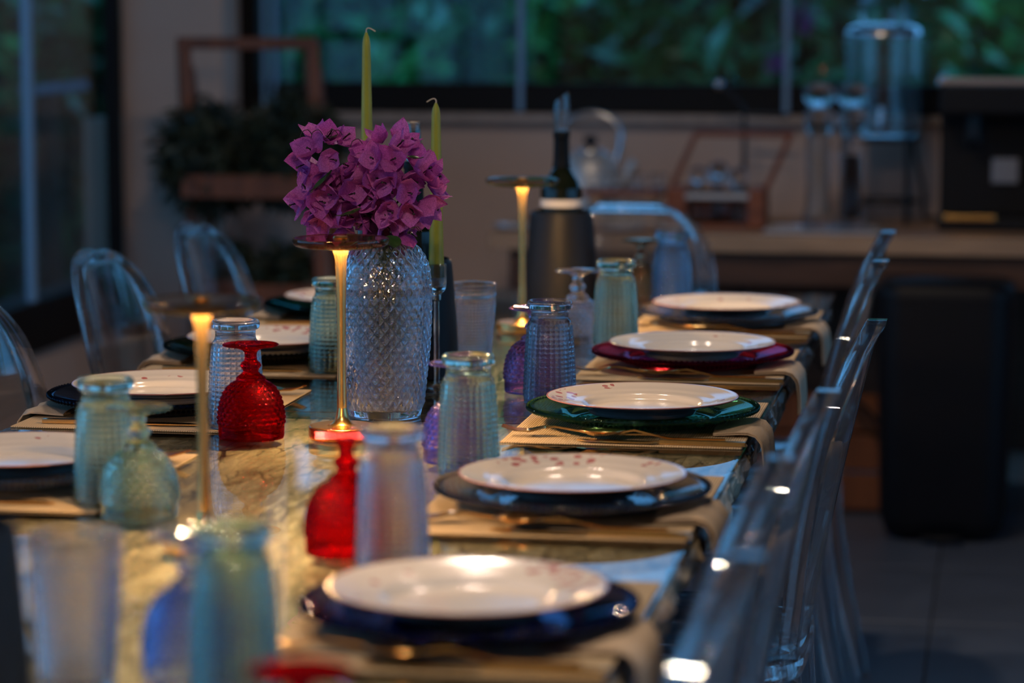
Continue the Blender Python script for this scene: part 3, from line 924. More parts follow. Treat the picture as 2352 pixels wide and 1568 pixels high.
# ------------------------------------------------------------------ gold table lamps
def make_lamp(label, loc):
    t = thing('table_lamp', label, 'lamp', loc, 0, 'gold cordless table lamps')
    part('base', lathe(smoothp([(0, 0.0), (0.0440, 0.0), (0.0455, 0.0015), (0.0455, 0.0165), (0.0440, 0.018), (0.020, 0.0185), (0.014, 0.021), (0.0095, 0.028), (0.0072, 0.038), (0.0066, 0.042), (0, 0.042)], 0.003), 48), M['gold'], t, sharp=50)
    part('stem', lathe(smoothp([(0, 0.040), (0.0064, 0.041), (0.0058, 0.09), (0.0060, 0.15), (0.0066, 0.20), (0.0073, 0.235), (0.0082, 0.246), (0.0098, 0.253), (0.0118, 0.2585), (0, 0.259)], 0.004), 32), M['gold'], t, sharp=50)
    ds = part('dish', lathe(smoothp([(0, 0.2600), (0.040, 0.2600), (0.058, 0.2615), (0.0635, 0.2645), (0.0655, 0.2690), (0.0645, 0.2725), (0.0620, 0.2735), (0.0560, 0.2725), (0.030, 0.2722), (0, 0.2722)], 0.003), 64), M['amber_glass'], t)
    ds['label'] = 'round amber glass dish'
    part('cap', lathe([(0, 0.2722), (0.010, 0.2722), (0.0105, 0.2735), (0.009, 0.2755), (0, 0.2760)], 24), M['gold'], ds)
    # LED ring hidden in the flare, shining down the stem
    rg = part('led_ring', lathe([(0.0125, 0.2572), (0.0195, 0.2572), (0.0195, 0.2576), (0.0125, 0.2576)], 32, closed=True), M['led'], t)
    part('collar', lathe([(0, 0.2580), (0.0205, 0.2580), (0.0215, 0.2573), (0.0222, 0.2578), (0.0218, 0.2599), (0, 0.2599)], 40), M['gold'], t)
    return t
M['led'] = emission('led_warm', (1.0, 0.58, 0.24), 1500.0)
lamp = make_lamp('lit gold lamp with its amber dish standing directly in front of the vase', (-0.888, 3.765, ZT_ + 0.0005))
dup(lamp, (-0.859, 2.985, ZT_ + 0.0005), 0.3, 'nearest lit gold lamp, blurred, its dish before the left chairs')
dup(lamp, (-0.853, 5.02, ZT_ + 0.0005), 0.7, 'lit gold lamp left of the wine bottle in its cooler')

# ------------------------------------------------------------------ vase with bougainvillea
vx, vy = -0.874, 3.972
vase = thing('flower_vase', 'large clear diamond-cut glass vase half filled with water', 'vase', (vx, vy, ZT_ + 0.0005))
v_out = [(0, 0.0), (0.046, 0.0), (0.0515, 0.004), (0.0545, 0.02), (0.0590, 0.06), (0.0630, 0.095), (0.0655, 0.135), (0.0660, 0.165), (0.0650, 0.195), (0.0615, 0.219), (0.0515, 0.238),
         (0.0390, 0.251), (0.0285, 0.262), (0.0215, 0.272), (0.0195, 0.280), (0.0205, 0.287), (0.0225, 0.290), (0.0218, 0.292)]
v_in = [(0.0190, 0.291), (0.0172, 0.281), (0.0190, 0.273), (0.0255, 0.263), (0.0360, 0.250), (0.0480, 0.236), (0.0580, 0.217), (0.0610, 0.195), (0.0620, 0.165), (0.0612, 0.135), (0.0590, 0.095), (0.0550, 0.06),
        (0.0500, 0.024), (0.0440, 0.014), (0, 0.012)]
vb = part('body', shell(v_out, v_in, 28 * 10, diamond(28, 0.0190, 0.012, 0.250, 0.0031), 0.0016, 0.006), None, vase)
M['vase'] = glass('lilac_clear_glass', (0.965, 0.955, 0.975), 1.48, clear=0.12)
vb.data.materials.append(M['vase'])
part('water', lathe(smoothp([(0, 0.0125), (0.0430, 0.0145), (0.0494, 0.024), (0.0544, 0.06), (0.0584, 0.095), (0.0606, 0.135), (0.0613, 0.165), (0.0608, 0.1868), (0, 0.1870)], 0.008), 64), M['water'], vase)

bq = thing('bougainvillea_bouquet', 'bunch of magenta bougainvillea bracts in the diamond-cut vase', 'flowers', (vx, vy, ZT_))
def bract_mesh(seed, L=0.034, W=0.026):
    rnd = random.Random(seed)
    V, F = [], []
    NU, NV = 8, 6
    cur = rnd.uniform(0.25, 0.6); tw = rnd.uniform(-0.4, 0.4)
    for i in range(NU + 1):
        u = i / NU
        w = W / 2 * (math.sin(PI * min(1, u * 1.02) ** 0.72) ** 0.85) * (1 - 0.12 * u) if 0 < u < 1 else 0.0004
        for j in range(NV + 1):
            s = j / NV * 2 - 1
            y = s * w
            z = cur * L * (u ** 1.7) * 0.9 + 0.30 * w * s * s + tw * y * u + 0.0010 * math.sin(u * 9 + s * 5 + seed)
            V.append((L * u * (1 - 0.15 * u), y, z))
    for i in range(NU):
        for j in range(NV):
            F.append([i * (NV + 1) + j, i * (NV + 1) + j + 1, (i + 1) * (NV + 1) + j + 1, (i + 1) * (NV + 1) + j])
    return V, F
bract_mes = [mesh(bract_mesh(k, random.uniform(0.033, 0.042), random.uniform(0.029, 0.037)), True, 'bract') for k in range(8)]
for b_ in bract_mes: b_.materials.append(M['bract'])
tubeflower_me = mesh(tube([(0, 0, 0), (0.004, 0.0005, 0.006), (0.006, 0, 0.014)], [0.0008, 0.0014, 0.0020], 5), True, 'floret'); tubeflower_me.materials.append(M['twig'])
lf_me = mesh(bract_mesh(77, 0.045, 0.028), True, 'leaf'); lf_me.materials.append(M['leaf'])
rnd = random.Random(12)
def px_to(xp, yp, yw):
    """metres off the vase axis for a picture offset near the vase"""
    return (xp - 880) / 1640.0, yw, 1.031 - 0.75 + (505 - yp) / 1640.0
lobes = [((742, 358), 0.040, 13), ((718, 455), 0.034, 11), ((790, 455), 0.037, 11), ((895, 378), 0.044, 15), ((940, 432), 0.047, 17), ((885, 470), 0.040, 13), ((760, 500), 0.026, 6), ((925, 505), 0.026, 6), ((838, 400), 0.036, 7)]
nb = 0
for (cx_, cy_), rad, num in lobes:
    c_ = Vector(px_to(cx_, cy_, 0.0))
    for k in range(num):
        g = (k + 0.5) / num; ph = k * 2.39996 + rnd.random() * 0.4
        # facing the room: more blooms on the camera side (-Y)
        zz = 1 - 2 * g * 0.86; rr = math.sqrt(max(0, 1 - zz * zz))
        d = Vector((rr * math.cos(ph), -zz, rr * math.sin(ph)))
        d = (d + Vector((rnd.uniform(-.2, .2), rnd.uniform(-.2, .2), rnd.uniform(-.2, .2)))).normalized()
        pos = c_ + d * rad * rnd.uniform(0.72, 0.98)
        base = d.to_track_quat('Z', 'Y').to_matrix().to_4x4()
        sc = rnd.uniform(0.85, 1.15)
        spin = rnd.uniform(0, 2 * PI)
        for q in range(3):
            o = link('bract', bract_mes[rnd.randrange(8)], None, bq)
            Mx = Matrix.Translation(pos - d * 0.008) @ base @ Matrix.Rotation(spin + q * 2 * PI / 3, 4, 'Z') @ Matrix.Rotation(-rnd.uniform(0.1, 0.75), 4, 'Y') @ Matrix.Scale(sc, 4)
            o.matrix_local = Mx
            nb += 1
        o = link('floret', tubeflower_me, None, bq); o.matrix_local = Matrix.Translation(pos) @ base
for xp, yp, yw, s in ((770, 385, -0.035, 1), (845, 470, -0.052, 0.9), (905, 535, -0.03, 1.0), (860, 560, -0.01, 1.1), (880, 575, 0.0, 0.8), (955, 350, -0.05, 0.7), (760, 300, 0.0, 0.8)):
    o = link('leaf', lf_me, None, bq)
    o.matrix_local = Matrix.Translation(Vector(px_to(xp, yp, yw))) @ Matrix.Rotation(rnd.uniform(0, 6), 4, 'Z') @ Matrix.Rotation(rnd.uniform(0.3, 1.4), 4, 'Y') @ Matrix.Scale(s, 4)
for k, ((cx_, cy_), rad, num) in enumerate(lobes):
    c_ = px_to(cx_, cy_, 0.0)
    a = k * 0.8
    pts = smoothp([(0.028 * math.cos(a), 0.028 * math.sin(a), 0.10 + 0.01 * k), (0.010 * math.cos(a), 0.010 * math.sin(a), 0.22), (0.004 * math.cos(a), 0.004 * math.sin(a), 0.285), (c_[0] * 0.5, 0, (c_[2] + 0.285) / 2), c_], 0.012)
    part('stalk', tube(pts, 0.0016, 6), M['stem'], bq)
for k in range(7):   # fine hooked twigs that stick out of the bracts
    cx_, cy_ = rnd.choice(((720, 300), (835, 320), (770, 300), (820, 400), (900, 330), (745, 420), (960, 520)))
    p0 = Vector(px_to(cx_ + rnd.uniform(-20, 20), cy_ + 12, -0.045))
    pts = smoothp([p0, p0 + Vector((0.004, -0.004, 0.009)), p0 + Vector((0.012, -0.002, 0.012)), p0 + Vector((0.017, 0, 0.005))], 0.003)
    part('twig', tube([tuple(p) for p in pts], 0.0006, 5), M['twig'], bq)

# ------------------------------------------------------------------ taper candles in glass holders
def taper(name, loc, r_bot, r_top, length, hook, label):
    t = thing(name, label, 'candle', loc, 0, 'olive taper candles')
    n = 14
    prof = [(0, 0), (r_bot, 0)] + [(r_bot + (r_top - r_bot) * k / n, (length - 0.022) * k / n) for k in range(1, n + 1)]
    prof += [(r_top * 0.93, length - 0.015), (r_top * 0.74, length - 0.008), (r_top * 0.42, length - 0.003), (0.0016, length), (0, length)]
    part('wax_body', lathe(prof, 32), M['wax'], t, sharp=50)
    h = hook
    part('wick', tube(smoothp([(0, 0, length - 0.002), (0.0002, 0, length + 0.004), (0.003 * h, 0, length + 0.0065), (0.008 * h, 0, length + 0.0050), (0.0140 * h, 0, length + 0.0015)], 0.0012), 0.0010, 6), M['wick'], t)
    return t
def holder(loc, zc, label):
    """slender glass stem with a candle cup at height zc"""
    t = thing('candle_holder', label, 'candle holder', loc, 0, 'clear stemmed candle holders')
    part('foot', lathe(smoothp([(0, 0), (0.040, 0), (0.041, 0.002), (0.038, 0.0035), (0.012, 0.006), (0.0048, 0.012), (0, 0.0125)], 0.004), 48), M['clear_glass'], t)
    part('stem', lathe([(0, 0.0125), (0.0042, 0.0125), (0.0042, zc - 0.022), (0, zc - 0.022)], 16), M['clear_glass'], t, sharp=50)
    part('cup', lathe(smoothp([(0, zc - 0.021), (0.0060, zc - 0.020), (0.0062, zc - 0.014), (0.0070, zc - 0.011), (0.0120, zc - 0.006), (0.0148, zc + 0.002), (0.0150, zc + 0.034), (0.0142, zc + 0.0345),
         (0.0138, zc + 0.034), (0.0136, zc + 0.006), (0.0115, zc + 0.0005), (0, zc - 0.001)], 0.003), 40), M['clear_glass'], t)
    return t
H2 = (-0.851, 4.235)
holder((H2[0], H2[1], ZT_ + 0.0005), 0.160, 'slender clear glass candle holder right of the vase')
taper('taper_candle', (H2[0], H2[1], ZT_ + 0.0005 + 0.1605 + 0.014), 0.0118, 0.0068, 0.262, -1, 'shorter olive green taper candle right of the flowers')
H1 = (-0.955, 4.225)
holder((H1[0], H1[1], ZT_ + 0.0005), 0.215, 'clear glass candle holder hidden behind the vase, under the taller candle')
taper('taper_candle', (H1[0], H1[1], ZT_ + 0.0005 + 0.2155 + 0.014), 0.0118, 0.0062, 0.312, 1, 'taller olive green taper candle rising behind the flowers')

# ------------------------------------------------------------------ wine coolers with bottles
def make_cooler(loc, label):
    t = thing('wine_cooler', label, 'wine cooler', loc, 0, 'matt black wine cooler sleeves')
    part('sleeve', lathe(smoothp([(0, 0.0), (0.066, 0.0), (0.070, 0.003), (0.0700, 0.012), (0.0668, 0.09), (0.0612, 0.165), (0.0590, 0.183), (0.0570, 0.1860), (0.0545, 0.1850), (0.0540, 0.17), (0.0540, 0.012), (0, 0.010)], 0.006), 64), M['sleeve'], t)
    return t
def make_bottle(loc, label, glassmat, pour):
    t = thing('wine_bottle', label, 'bottle', loc, 0, 'wine bottles in the coolers')
    z = 0.0
    part('body', lathe(smoothp([(0, 0.0), (0.038, 0.0), (0.0400, 0.003), (0.0400, 0.02), (0.0400, 0.203), (0.0385, 0.215), (0.0320, 0.233), (0.0215, 0.248), (0.0160, 0.262), (0.0148, 0.275), (0, 0.276)], 0.006), 48), glassmat, t)
    part('neck_foil', lathe(smoothp([(0, 0.255), (0.0162, 0.256), (0.0156, 0.275), (0.0150, 0.315), (0.0165, 0.316), (0.0165, 0.324), (0.0148, 0.327), (0, 0.328)], 0.003), 32), M['foil'], t, sharp=50)
    return t
CZ = 0.012
cl = make_cooler((-0.842, 5.40, ZT_ + 0.0005), 'black conical wine cooler at the far end holding a bottle')
bt = make_bottle((-0.842, 5.40, ZT_ + CZ), 'dark wine bottle with a cream label band and clear pourer at the far end', M['bottle_solid'], 1)
part('label_band', lathe([(0.0402, 0.184), (0.0405, 0.184), (0.0405, 0.199), (0.0402, 0.199)], 48, closed=True), M['paper'], bt)
# slanted clear pourer
def pourer():
    prof = smoothp([(0.0125, 0.0), (0.0140, 0.02), (0.0148, 0.045), (0.0150, 0.075)], 0.006)
    V, F = lathe([(0, 0)] + prof + [(r - 0.0018, z) for r, z in prof[::-1]] + [(0, 0.002)], 28)
    return [(x, y, z * (1.0 - 0.30 * (0.5 - x / 0.03)) if z > 0.03 else z) for x, y, z in V], F
part('pourer', moved(pourer(), 0, 0, 0.328), M['clear_glass'], bt)
# second cooler behind the vase
dup(cl, (-0.920, 4.40, ZT_ + 0.0005), 0, 'black conical wine cooler standing behind the vase and candle holder')
bt2 = make_bottle((-0.920, 4.40, ZT_ + CZ), 'dark green wine bottle hidden behind the flowers with a clear tube stopper', M['bottle_solid'], 0)
part('tube_stopper', moved(lathe(smoothp([(0, 0.0), (0.0105, 0.0), (0.0120, 0.02), (0.0108, 0.052), (0.0104, 0.060), (0.0098, 0.0615), (0.0092, 0.060), (0.0096, 0.05), (0.0104, 0.02), (0, 0.006)], 0.005), 32), 0, 0, 0.3275), M['clear_glass'], bt2)
# third cooler cut by the left picture edge
dup(cl, (-0.824, 2.12, ZT_ + 0.0005), 0, 'blurred black wine cooler cut by the left edge of the picture')

# ------------------------------------------------------------------ back desk and what stands on it
DZ, DY0, DY1 = 0.735, 7.29, 7.93
desk = thing('desk', 'long pale wooden desk against the back wall with dark frame', 'desk', (0, 0, 0))
part('desktop', box(-1.33, 0.36, DY0, DY1, DZ - 0.045, DZ, 0.004), M['desk_wood'], desk, smooth=False)
part('apron', box(-1.27, 0.30, DY0 + 0.03, DY0 + 0.055, DZ - 0.13, DZ - 0.045), M['dark_wood'], desk, smooth=False)
for x in (-1.25, 0.28):
    for y in (DY0 + 0.07, DY1 - 0.06):
        part('leg', bar((x, y, 0), (x, y, DZ - 0.045), 0.06, 0.06), M['dark_wood'], desk, smooth=False)
part('brace', bar((-0.72, DY0 + 0.085, DZ - 0.10), (-0.28, DY0 + 0.085, 0.21), 0.03, 0.012), M['black_metal'], desk, smooth=False)
part('brace', bar((-0.28, DY0 + 0.10, DZ - 0.10), (-0.72, DY0 + 0.10, 0.21), 0.03, 0.012), M['black_metal'], desk, smooth=False)
part('back_board', box(-1.22, 0.25, DY1 - 0.03, DY1 - 0.015, 0.10, DZ - 0.045), M['dark_wood'], desk, smooth=False)

# crate under the desk
cr = thing('wooden_crate', 'reddish wooden crate on the floor under the desk', 'crate', (-0.39, 7.57, 0))
for k in range(3):
    part('plank', box(-0.24, 0.24, -0.135, -0.120, 0.008 + k * 0.104, 0.104 + k * 0.104, 0.003, 1), M['brown_wood'], cr, smooth=False)
for s in (-1, 1):
    part('side_panel', box(s * 0.225 - 0.01, s * 0.225 + 0.01, -0.12, 0.13, 0.0, 0.31, 0.002, 1), M['brown_wood'], cr, smooth=False)
part('bottom', box(-0.21, 0.21, -0.115, 0.12, 0.008, 0.022), M['brown_wood'], cr, smooth=False)

# dark bin
bn = thing('waste_bin', 'tall black waste bin with rounded corners standing on the floor', 'bin', (-0.150, 7.170, 0))
def rbox(wx, wy, r, rings):
    V, F = [], []
    n = 10
    def ring(sx_, sy_, rr, z):
        pts = []
        for cx_, cy_, a0 in ((1, 1, 0), (-1, 1, PI / 2), (-1, -1, PI), (1, -1, 3 * PI / 2)):
            for k in range(n):
                a = a0 + PI / 2 * k / (n - 1)
                pts.append((cx_ * (sx_ - rr) + rr * math.cos(a), cy_ * (sy_ - rr) + rr * math.sin(a), z))
        return pts
    for (ins, z) in rings: V += ring(wx / 2 - ins, wy / 2 - ins, max(0.01, r - ins * 0.5), z)
    m = 4 * n
    for k in range(len(rings) - 1):
        for s in range(m):
            t = (s + 1) % m; F.append([k * m + s, k * m + t, (k + 1) * m + t, (k + 1) * m + s])
    F.append(list(range(m))[::-1]); F.append([(len(rings) - 1) * m + s for s in range(m)])
    return V, F
part('body', rbox(0.335, 0.25, 0.07, [(0.05, 0.0), (0.025, 0.02), (0.012, 0.06), (0.0, 0.5), (0.0, 0.60)]), M['black_plastic'], bn)
part('lid', rbox(0.340, 0.255, 0.07, [(0.0, 0.601), (0.0, 0.622), (0.006, 0.636), (0.02, 0.644), (0.10, 0.652)]), M['black_plastic'], bn)
part('pedal', box(-0.05, 0.05, -0.155, -0.10, 0.012, 0.022, 0.004), M['black_metal'], bn)

def on_desk(name, label, cat, x, y, group=None): return thing(name, label, cat, (x, y, DZ + 0.0005), 0, group)
# kettle
k_ = on_desk('kettle', 'brushed steel stovetop kettle with a high arched handle on the desk', 'kettle', -1.118, 7.68)
part('body', lathe(smoothp([(0, 0), (0.082, 0), (0.090, 0.006), (0.091, 0.04), (0.086, 0.09), (0.075, 0.140), (0.060, 0.170), (0.042, 0.186), (0, 0.190)], 0.01), 48), M['steel_matt'], k_)
part('lid', lathe(smoothp([(0, 0.196), (0.036, 0.194), (0.040, 0.188), (0.040, 0.184), (0, 0.184)], 0.008), 32), M['steel'], k_)
part('knob', lathe(smoothp([(0, 0.194), (0.007, 0.195), (0.008, 0.203), (0.016, 0.209), (0.019, 0.219), (0.014, 0.229), (0, 0.232)], 0.004), 24), M['black_plastic'], k_)
part('handle', tube(smoothp([(-0.058, 0, 0.165), (-0.075, 0, 0.225), (-0.060, 0, 0.270), (-0.01, 0, 0.290), (0.045, 0, 0.280), (0.078, 0, 0.245), (0.080, 0, 0.200), (0.066, 0, 0.150)], 0.01), 0.0085, 10), M['steel'], k_)
part('spout', tube(smoothp([(0.060, 0, 0.085), (0.095, 0, 0.115), (0.112, 0, 0.150), (0.122, 0, 0.158)], 0.01), [0.024, 0.023, 0.021, 0.019, 0.017, 0.016, 0.015, 0.014, 0.0135, 0.013, 0.013, 0.013, 0.013][:99] if False else 0.015, 12), M['steel_matt'], k_)

# little wooden stand with tea glasses
ws = on_desk('wooden_stand', 'small reddish wooden stand with four legs carrying tea glasses', 'stand', -0.998, 7.50)
part('top', box(-0.115, 0.100, -0.06, 0.06, 0.085, 0.098, 0.003), M['red_wood'], ws, smooth=False)
for sx_ in (-0.075, 0.070):
    for sy_ in (-0.045, 0.045):
        part('leg', bar((sx_, sy_, 0), (sx_ , sy_, 0.085), 0.030, 0.018), M['desk_wood'], ws, smooth=False)
tea_me = mesh(lathe(smoothp([(0, 0), (0.016, 0), (0.018, 0.003), (0.019, 0.02), (0.023, 0.042), (0.0218, 0.042), (0.0178, 0.021), (0.0165, 0.006), (0, 0.005)], 0.004), 24), True, 'tea_glass'); tea_me.materials.append(M['clear_glass'])
for i, (x, y, z, d) in enumerate(((-1.08, 7.48, 0.0985, 'at the left end of'), (-1.025, 7.50, 0.0985, 'second from the left on'), (-0.965, 7.48, 0.0985, 'third from the left on'), (-0.912, 7.50, 0.0985, 'at the right end of'))):
    tag(link('tea_glass', tea_me, None, None, (x, y, DZ + z + 0.001)), 'tiny clear tea glass %s the small wooden stand' % d, 'glass', 'tea glasses on the wooden stand')
for i, (x, d) in enumerate(((-1.012, 'left'), (-0.962, 'right'))):
    tag(link('tea_glass', tea_me, None, None, (x, 7.50, DZ + 0.001)), 'clear tea glass sheltered under the wooden stand, the %s one' % d, 'glass', 'tea glasses under the wooden stand')
# spare wine-glass like jug between stand and caddy
# wooden caddy with leaning handle
cd = on_desk('wooden_caddy', 'reddish wooden caddy with slanting bail handle holding glass stoppers', 'caddy', -0.760, 7.55)
for x0_, x1_ in ((-0.130, -0.075), (0.085, 0.130)):
    part('end_block', box(x0_, x1_, -0.075, 0.075, 0.0, 0.105, 0.006), M['red_wood'], cd, smooth=False)
part('bottom', box(-0.075, 0.085, -0.07, 0.07, 0.0, 0.010), M['red_wood'], cd, smooth=False)
part('front_glass', box(-0.075, 0.085, -0.070, -0.064, 0.010, 0.085, 0.001, 1), M['window_glass'], cd, smooth=False)
part('back_panel', box(-0.075, 0.085, 0.060, 0.070, 0.010, 0.095, 0.001, 1), M['red_wood'], cd, smooth=False)
part('metal_rail', box(-0.078, 0.088, -0.076, -0.070, 0.078, 0.092, 0.001, 1), M['steel_matt'], cd, smooth=False)
part('handle', join(bar((-0.125, 0, 0.095), (-0.060, 0.02, 0.245), 0.014, 0.014), bar((0.125, 0, 0.095), (0.190, 0.02, 0.245), 0.014, 0.014), bar((-0.067, 0.02, 0.243), (0.197, 0.02, 0.243), 0.016, 0.016)), M['red_wood'], cd, smooth=False)
ball_me = mesh(lathe(smoothp([(0, 0), (0.018, 0.0), (0.020, 0.02), (0.013, 0.055), (0.010, 0.080), (0.012, 0.088), (0.022, 0.098), (0.026, 0.112), (0.021, 0.127), (0.008, 0.134), (0, 0.135)], 0.005), 28), True, 'stopper'); ball_me.materials.append(M['clear_glass'])
for i, (x, y, h, d) in enumerate(((-0.812, 7.52, 0.014, 'leftmost'), (-0.768, 7.565, 0.012, 'second from the left'), (-0.757, 7.51, 0.030, 'tallest, in the middle'), (-0.715, 7.565, 0.002, 'second from the right'), (-0.704, 7.51, 0.012, 'rightmost'))):
    tag(link('glass_stopper', ball_me, None, None, (x + 0.002, y + 0.01, DZ + 0.011 + h)), 'ball-topped clear glass stopper in the wooden caddy, %s' % d, 'stopper', 'glass stoppers in the caddy')
# small ceramic and paper on the desk
saucer_me = mesh(lathe(smoothp([(0, 0.003), (0.03, 0.003), (0.05, 0.009), (0.062, 0.014), (0.0625, 0.0125), (0.05, 0.006), (0.032, 0.0), (0, 0.0)], 0.006), 40), True, 'saucer'); saucer_me.materials.append(M['ceramic'])
for x, y, d in ((-1.268, 7.36, 'at the left end of the desk'), (-0.985, 7.345, 'in front of the wooden stand'), (-0.845, 7.36, 'in front of the wooden caddy')):
    tag(link('saucer', saucer_me, None, None, (x, y, DZ + 0.001)), 'small white saucer %s' % d, 'saucer', 'white saucers on the desk')
tr_ = on_desk('serving_tray', 'thin white tray under the two clear mills', 'tray', -0.475, 7.44)
part('tray_plate', rbox(0.30, 0.20, 0.03, [(0.01, 0.0), (0.0, 0.003), (0.0, 0.008), (0.004, 0.008), (0.010, 0.004)]), M['ceramic'], tr_)
# mills
def mill(x, label, fill):
    t = thing('pepper_mill', label, 'mill', (x, 7.45, DZ + 0.005), 0, 'tall clear acrylic mills')
    part('body', lathe(smoothp([(0, 0), (0.040, 0), (0.041, 0.004), (0.040, 0.035), (0.033, 0.055), (0.030, 0.12), (0.032, 0.20), (0.030, 0.245), (0.034, 0.256), (0.0375, 0.275), (0.0385, 0.298), (0.034, 0.308), (0.022, 0.312), (0, 0.3125)], 0.008), 36), M['acrylic'], t)
    part('knob', lathe(smoothp([(0, 0.313), (0.020, 0.314), (0.026, 0.320), (0.038, 0.334), (0.0405, 0.350), (0.034, 0.366), (0.018, 0.375), (0, 0.377)], 0.006), 36), M['acrylic'], t)
    part('fill', lathe(smoothp([(0, 0.03), (0.020, 0.031), (0.018, 0.09), (0.019, 0.15), (0.016, 0.235 if fill == 'salt' else 0.19), (0, 0.24 if fill == 'salt' else 0.195)], 0.01), 24), M[fill], t)
mill(-0.490, 'tall clear acrylic mill filled with pale salt', 'salt')
mill(-0.405, 'tall clear acrylic mill filled with dark peppercorns', 'pepper')
# drink dispenser on a black stand
dd = on_desk('drink_dispenser', 'big shouldered glass drink dispenser on a black wire stand', 'dispenser', -0.340, 7.74)
part('jar', lathe(smoothp([(0, 0.232), (0.090, 0.232), (0.098, 0.240), (0.100, 0.26), (0.100, 0.49), (0.097, 0.510), (0.080, 0.521), (0.060, 0.525), (0.058, 0.530), (0.0575, 0.528),
     (0.056, 0.523), (0.078, 0.517), (0.094, 0.505), (0.0965, 0.49), (0.0965, 0.262), (0.088, 0.240), (0, 0.238)], 0.008), 48), M['clear_glass'], dd)
part('lid', lathe(smoothp([(0, 0.531), (0.060, 0.531), (0.062, 0.534), (0.060, 0.577), (0.055, 0.583), (0, 0.584)], 0.006), 40), M['clear_glass'], dd)
part('shoulder_band', lathe(smoothp([(0.0575, 0.5305), (0.080, 0.527), (0.096, 0.518), (0.1035, 0.504), (0.1035, 0.500), (0.1010, 0.500), (0.1005, 0.506), (0.094, 0.514), (0.080, 0.5225), (0.0605, 0.5265)], 0.005), 48, closed=True), M['steel'], dd)
part('spigot', join(tube([(0, -0.098, 0.285), (0, -0.130, 0.285)], 0.010, 10), tube([(0, -0.125, 0.290), (0, -0.130, 0.262)], 0.007, 8), tube([(0, -0.122, 0.29), (0, -0.122, 0.315)], 0.012, 10)), M['steel'], dd)
st = [tube([(0.095 * math.cos(a), 0.095 * math.sin(a), 0.0), (0.095 * math.cos(a), 0.095 * math.sin(a), 0.245)], 0.005, 8) for a in (PI / 4, 3 * PI / 4, 5 * PI / 4, 7 * PI / 4)]
for z in (0.225, 0.06):
    st.append(tube([(0.095 * math.cos(a * PI / 16), 0.095 * math.sin(a * PI / 16), z) for a in range(33)], 0.005, 8, caps=False))
part('stand', join(*st), M['black_metal'], dd)
# black wire glass tree with ball tip
gt = on_desk('wire_rack', 'thin black wire rack with a ball-tipped arm behind the caddy', 'rack', -0.715, 7.80)
part('foot', lathe([(0, 0), (0.05, 0), (0.05, 0.006), (0, 0.008)], 24), M['black_metal'], gt)
part('post', tube([(0, 0, 0.006), (0, 0, 0.30)], 0.006, 8), M['black_metal'], gt)
part('arm', tube([(-0.065, 0, 0.360), (-0.03, 0, 0.335), (0.0, 0, 0.30)], 0.0045, 8), M['black_metal'], gt)
part('arm', tube([(0.0, 0, 0.285), (0.12, 0, 0.280)], 0.0060, 8), M['black_metal'], gt)
bs = bmesh.new(); bmesh.ops.create_uvsphere(bs, u_segments=16, v_segments=10, radius=0.013)
part('ball_tip', moved(bm_vf(bs), -0.070, 0, 0.365), M['steel'], gt)
# coffee machine
cm = on_desk('coffee_machine', 'large black coffee machine with a bright metal top edge', 'coffee machine', -0.035, 7.66)
part('body', join(box(-0.150, 0.20, 0.02, 0.18, 0.0, 0.375, 0.008), box(-0.150, 0.20, -0.15, 0.02, 0.30, 0.375, 0.008), box(-0.150, 0.20, -0.15, 0.02, 0.0, 0.035, 0.006), box(0.115, 0.20, -0.15, 0.02, 0.03, 0.31, 0.006)), M['black_plastic'], cm, smooth=False)
part('top_rail', join(box(-0.155, 0.205, -0.155, -0.135, 0.376, 0.396, 0.004), box(-0.155, -0.135, -0.135, 0.18, 0.376, 0.396, 0.004), box(0.185, 0.205, -0.135, 0.18, 0.376, 0.396, 0.004)), M['steel'], cm, smooth=False)
part('drip_tray', box(-0.135, 0.00, -0.165, -0.15, 0.028, 0.042, 0.002), M['gold'], cm, smooth=False)
part('spout', join(tube([(-0.06, -0.07, 0.30), (-0.06, -0.07, 0.24)], 0.022, 16), tube([(-0.075, -0.08, 0.24), (-0.075, -0.085, 0.222)], 0.006, 8), tube([(-0.045, -0.08, 0.24), (-0.045, -0.085, 0.222)], 0.006, 8)), M['black_metal'], cm)
part('display', box(-0.015, 0.055, 0.0, 0.019, 0.115, 0.180, 0.003), M['print_grey'], cm, smooth=False)
cb = part('power_cord', tube(smoothp([(-0.262, 7.93, 1.07), (-0.263, 7.92, 0.95), (-0.255, 7.89, 0.90), (-0.235, 7.87, 0.83), (-0.228, 7.86, DZ + 0.006), (-0.19, 7.87, DZ + 0.006), (-0.16, 7.88, DZ + 0.02)], 0.02), 0.0055, 8), M['rubber'])
tag(cb, 'black power cord hanging down the back wall beside the coffee machine', 'cord')

# ------------------------------------------------------------------ plant stand in the corner
ps = thing('plant_stand', 'reddish wooden ladder plant stand with an arched top in the corner', 'plant stand', (0, 0, 0))
PY = 7.30
def A(xp): return (xp - 2330) / 6445.0 * PY     # pillar-side reading of the stand's outline
L0, L1, R0, R1 = A(415), A(478), A(722), A(775)
part('leg', bar((L1, PY, 0), (L0, PY + 0.10, 1.215), 0.034, 0.030), M['brown_wood'], ps, smooth=False)
part('leg', bar((R1, PY, 0), (R0, PY + 0.10, 1.215), 0.034, 0.030), M['brown_wood'], ps, smooth=False)
part('leg', bar((L1, PY + 0.40, 0), (L0, PY + 0.14, 1.15), 0.030, 0.026), M['brown_wood'], ps, smooth=False)
part('leg', bar((R1, PY + 0.40, 0), (R0, PY + 0.14, 1.15), 0.030, 0.026), M['brown_wood'], ps, smooth=False)
part('top_rail', bar((L0 - 0.016, PY + 0.10, 1.215), (R0 + 0.016, PY + 0.10, 1.215), 0.032, 0.032), M['brown_wood'], ps, smooth=False)
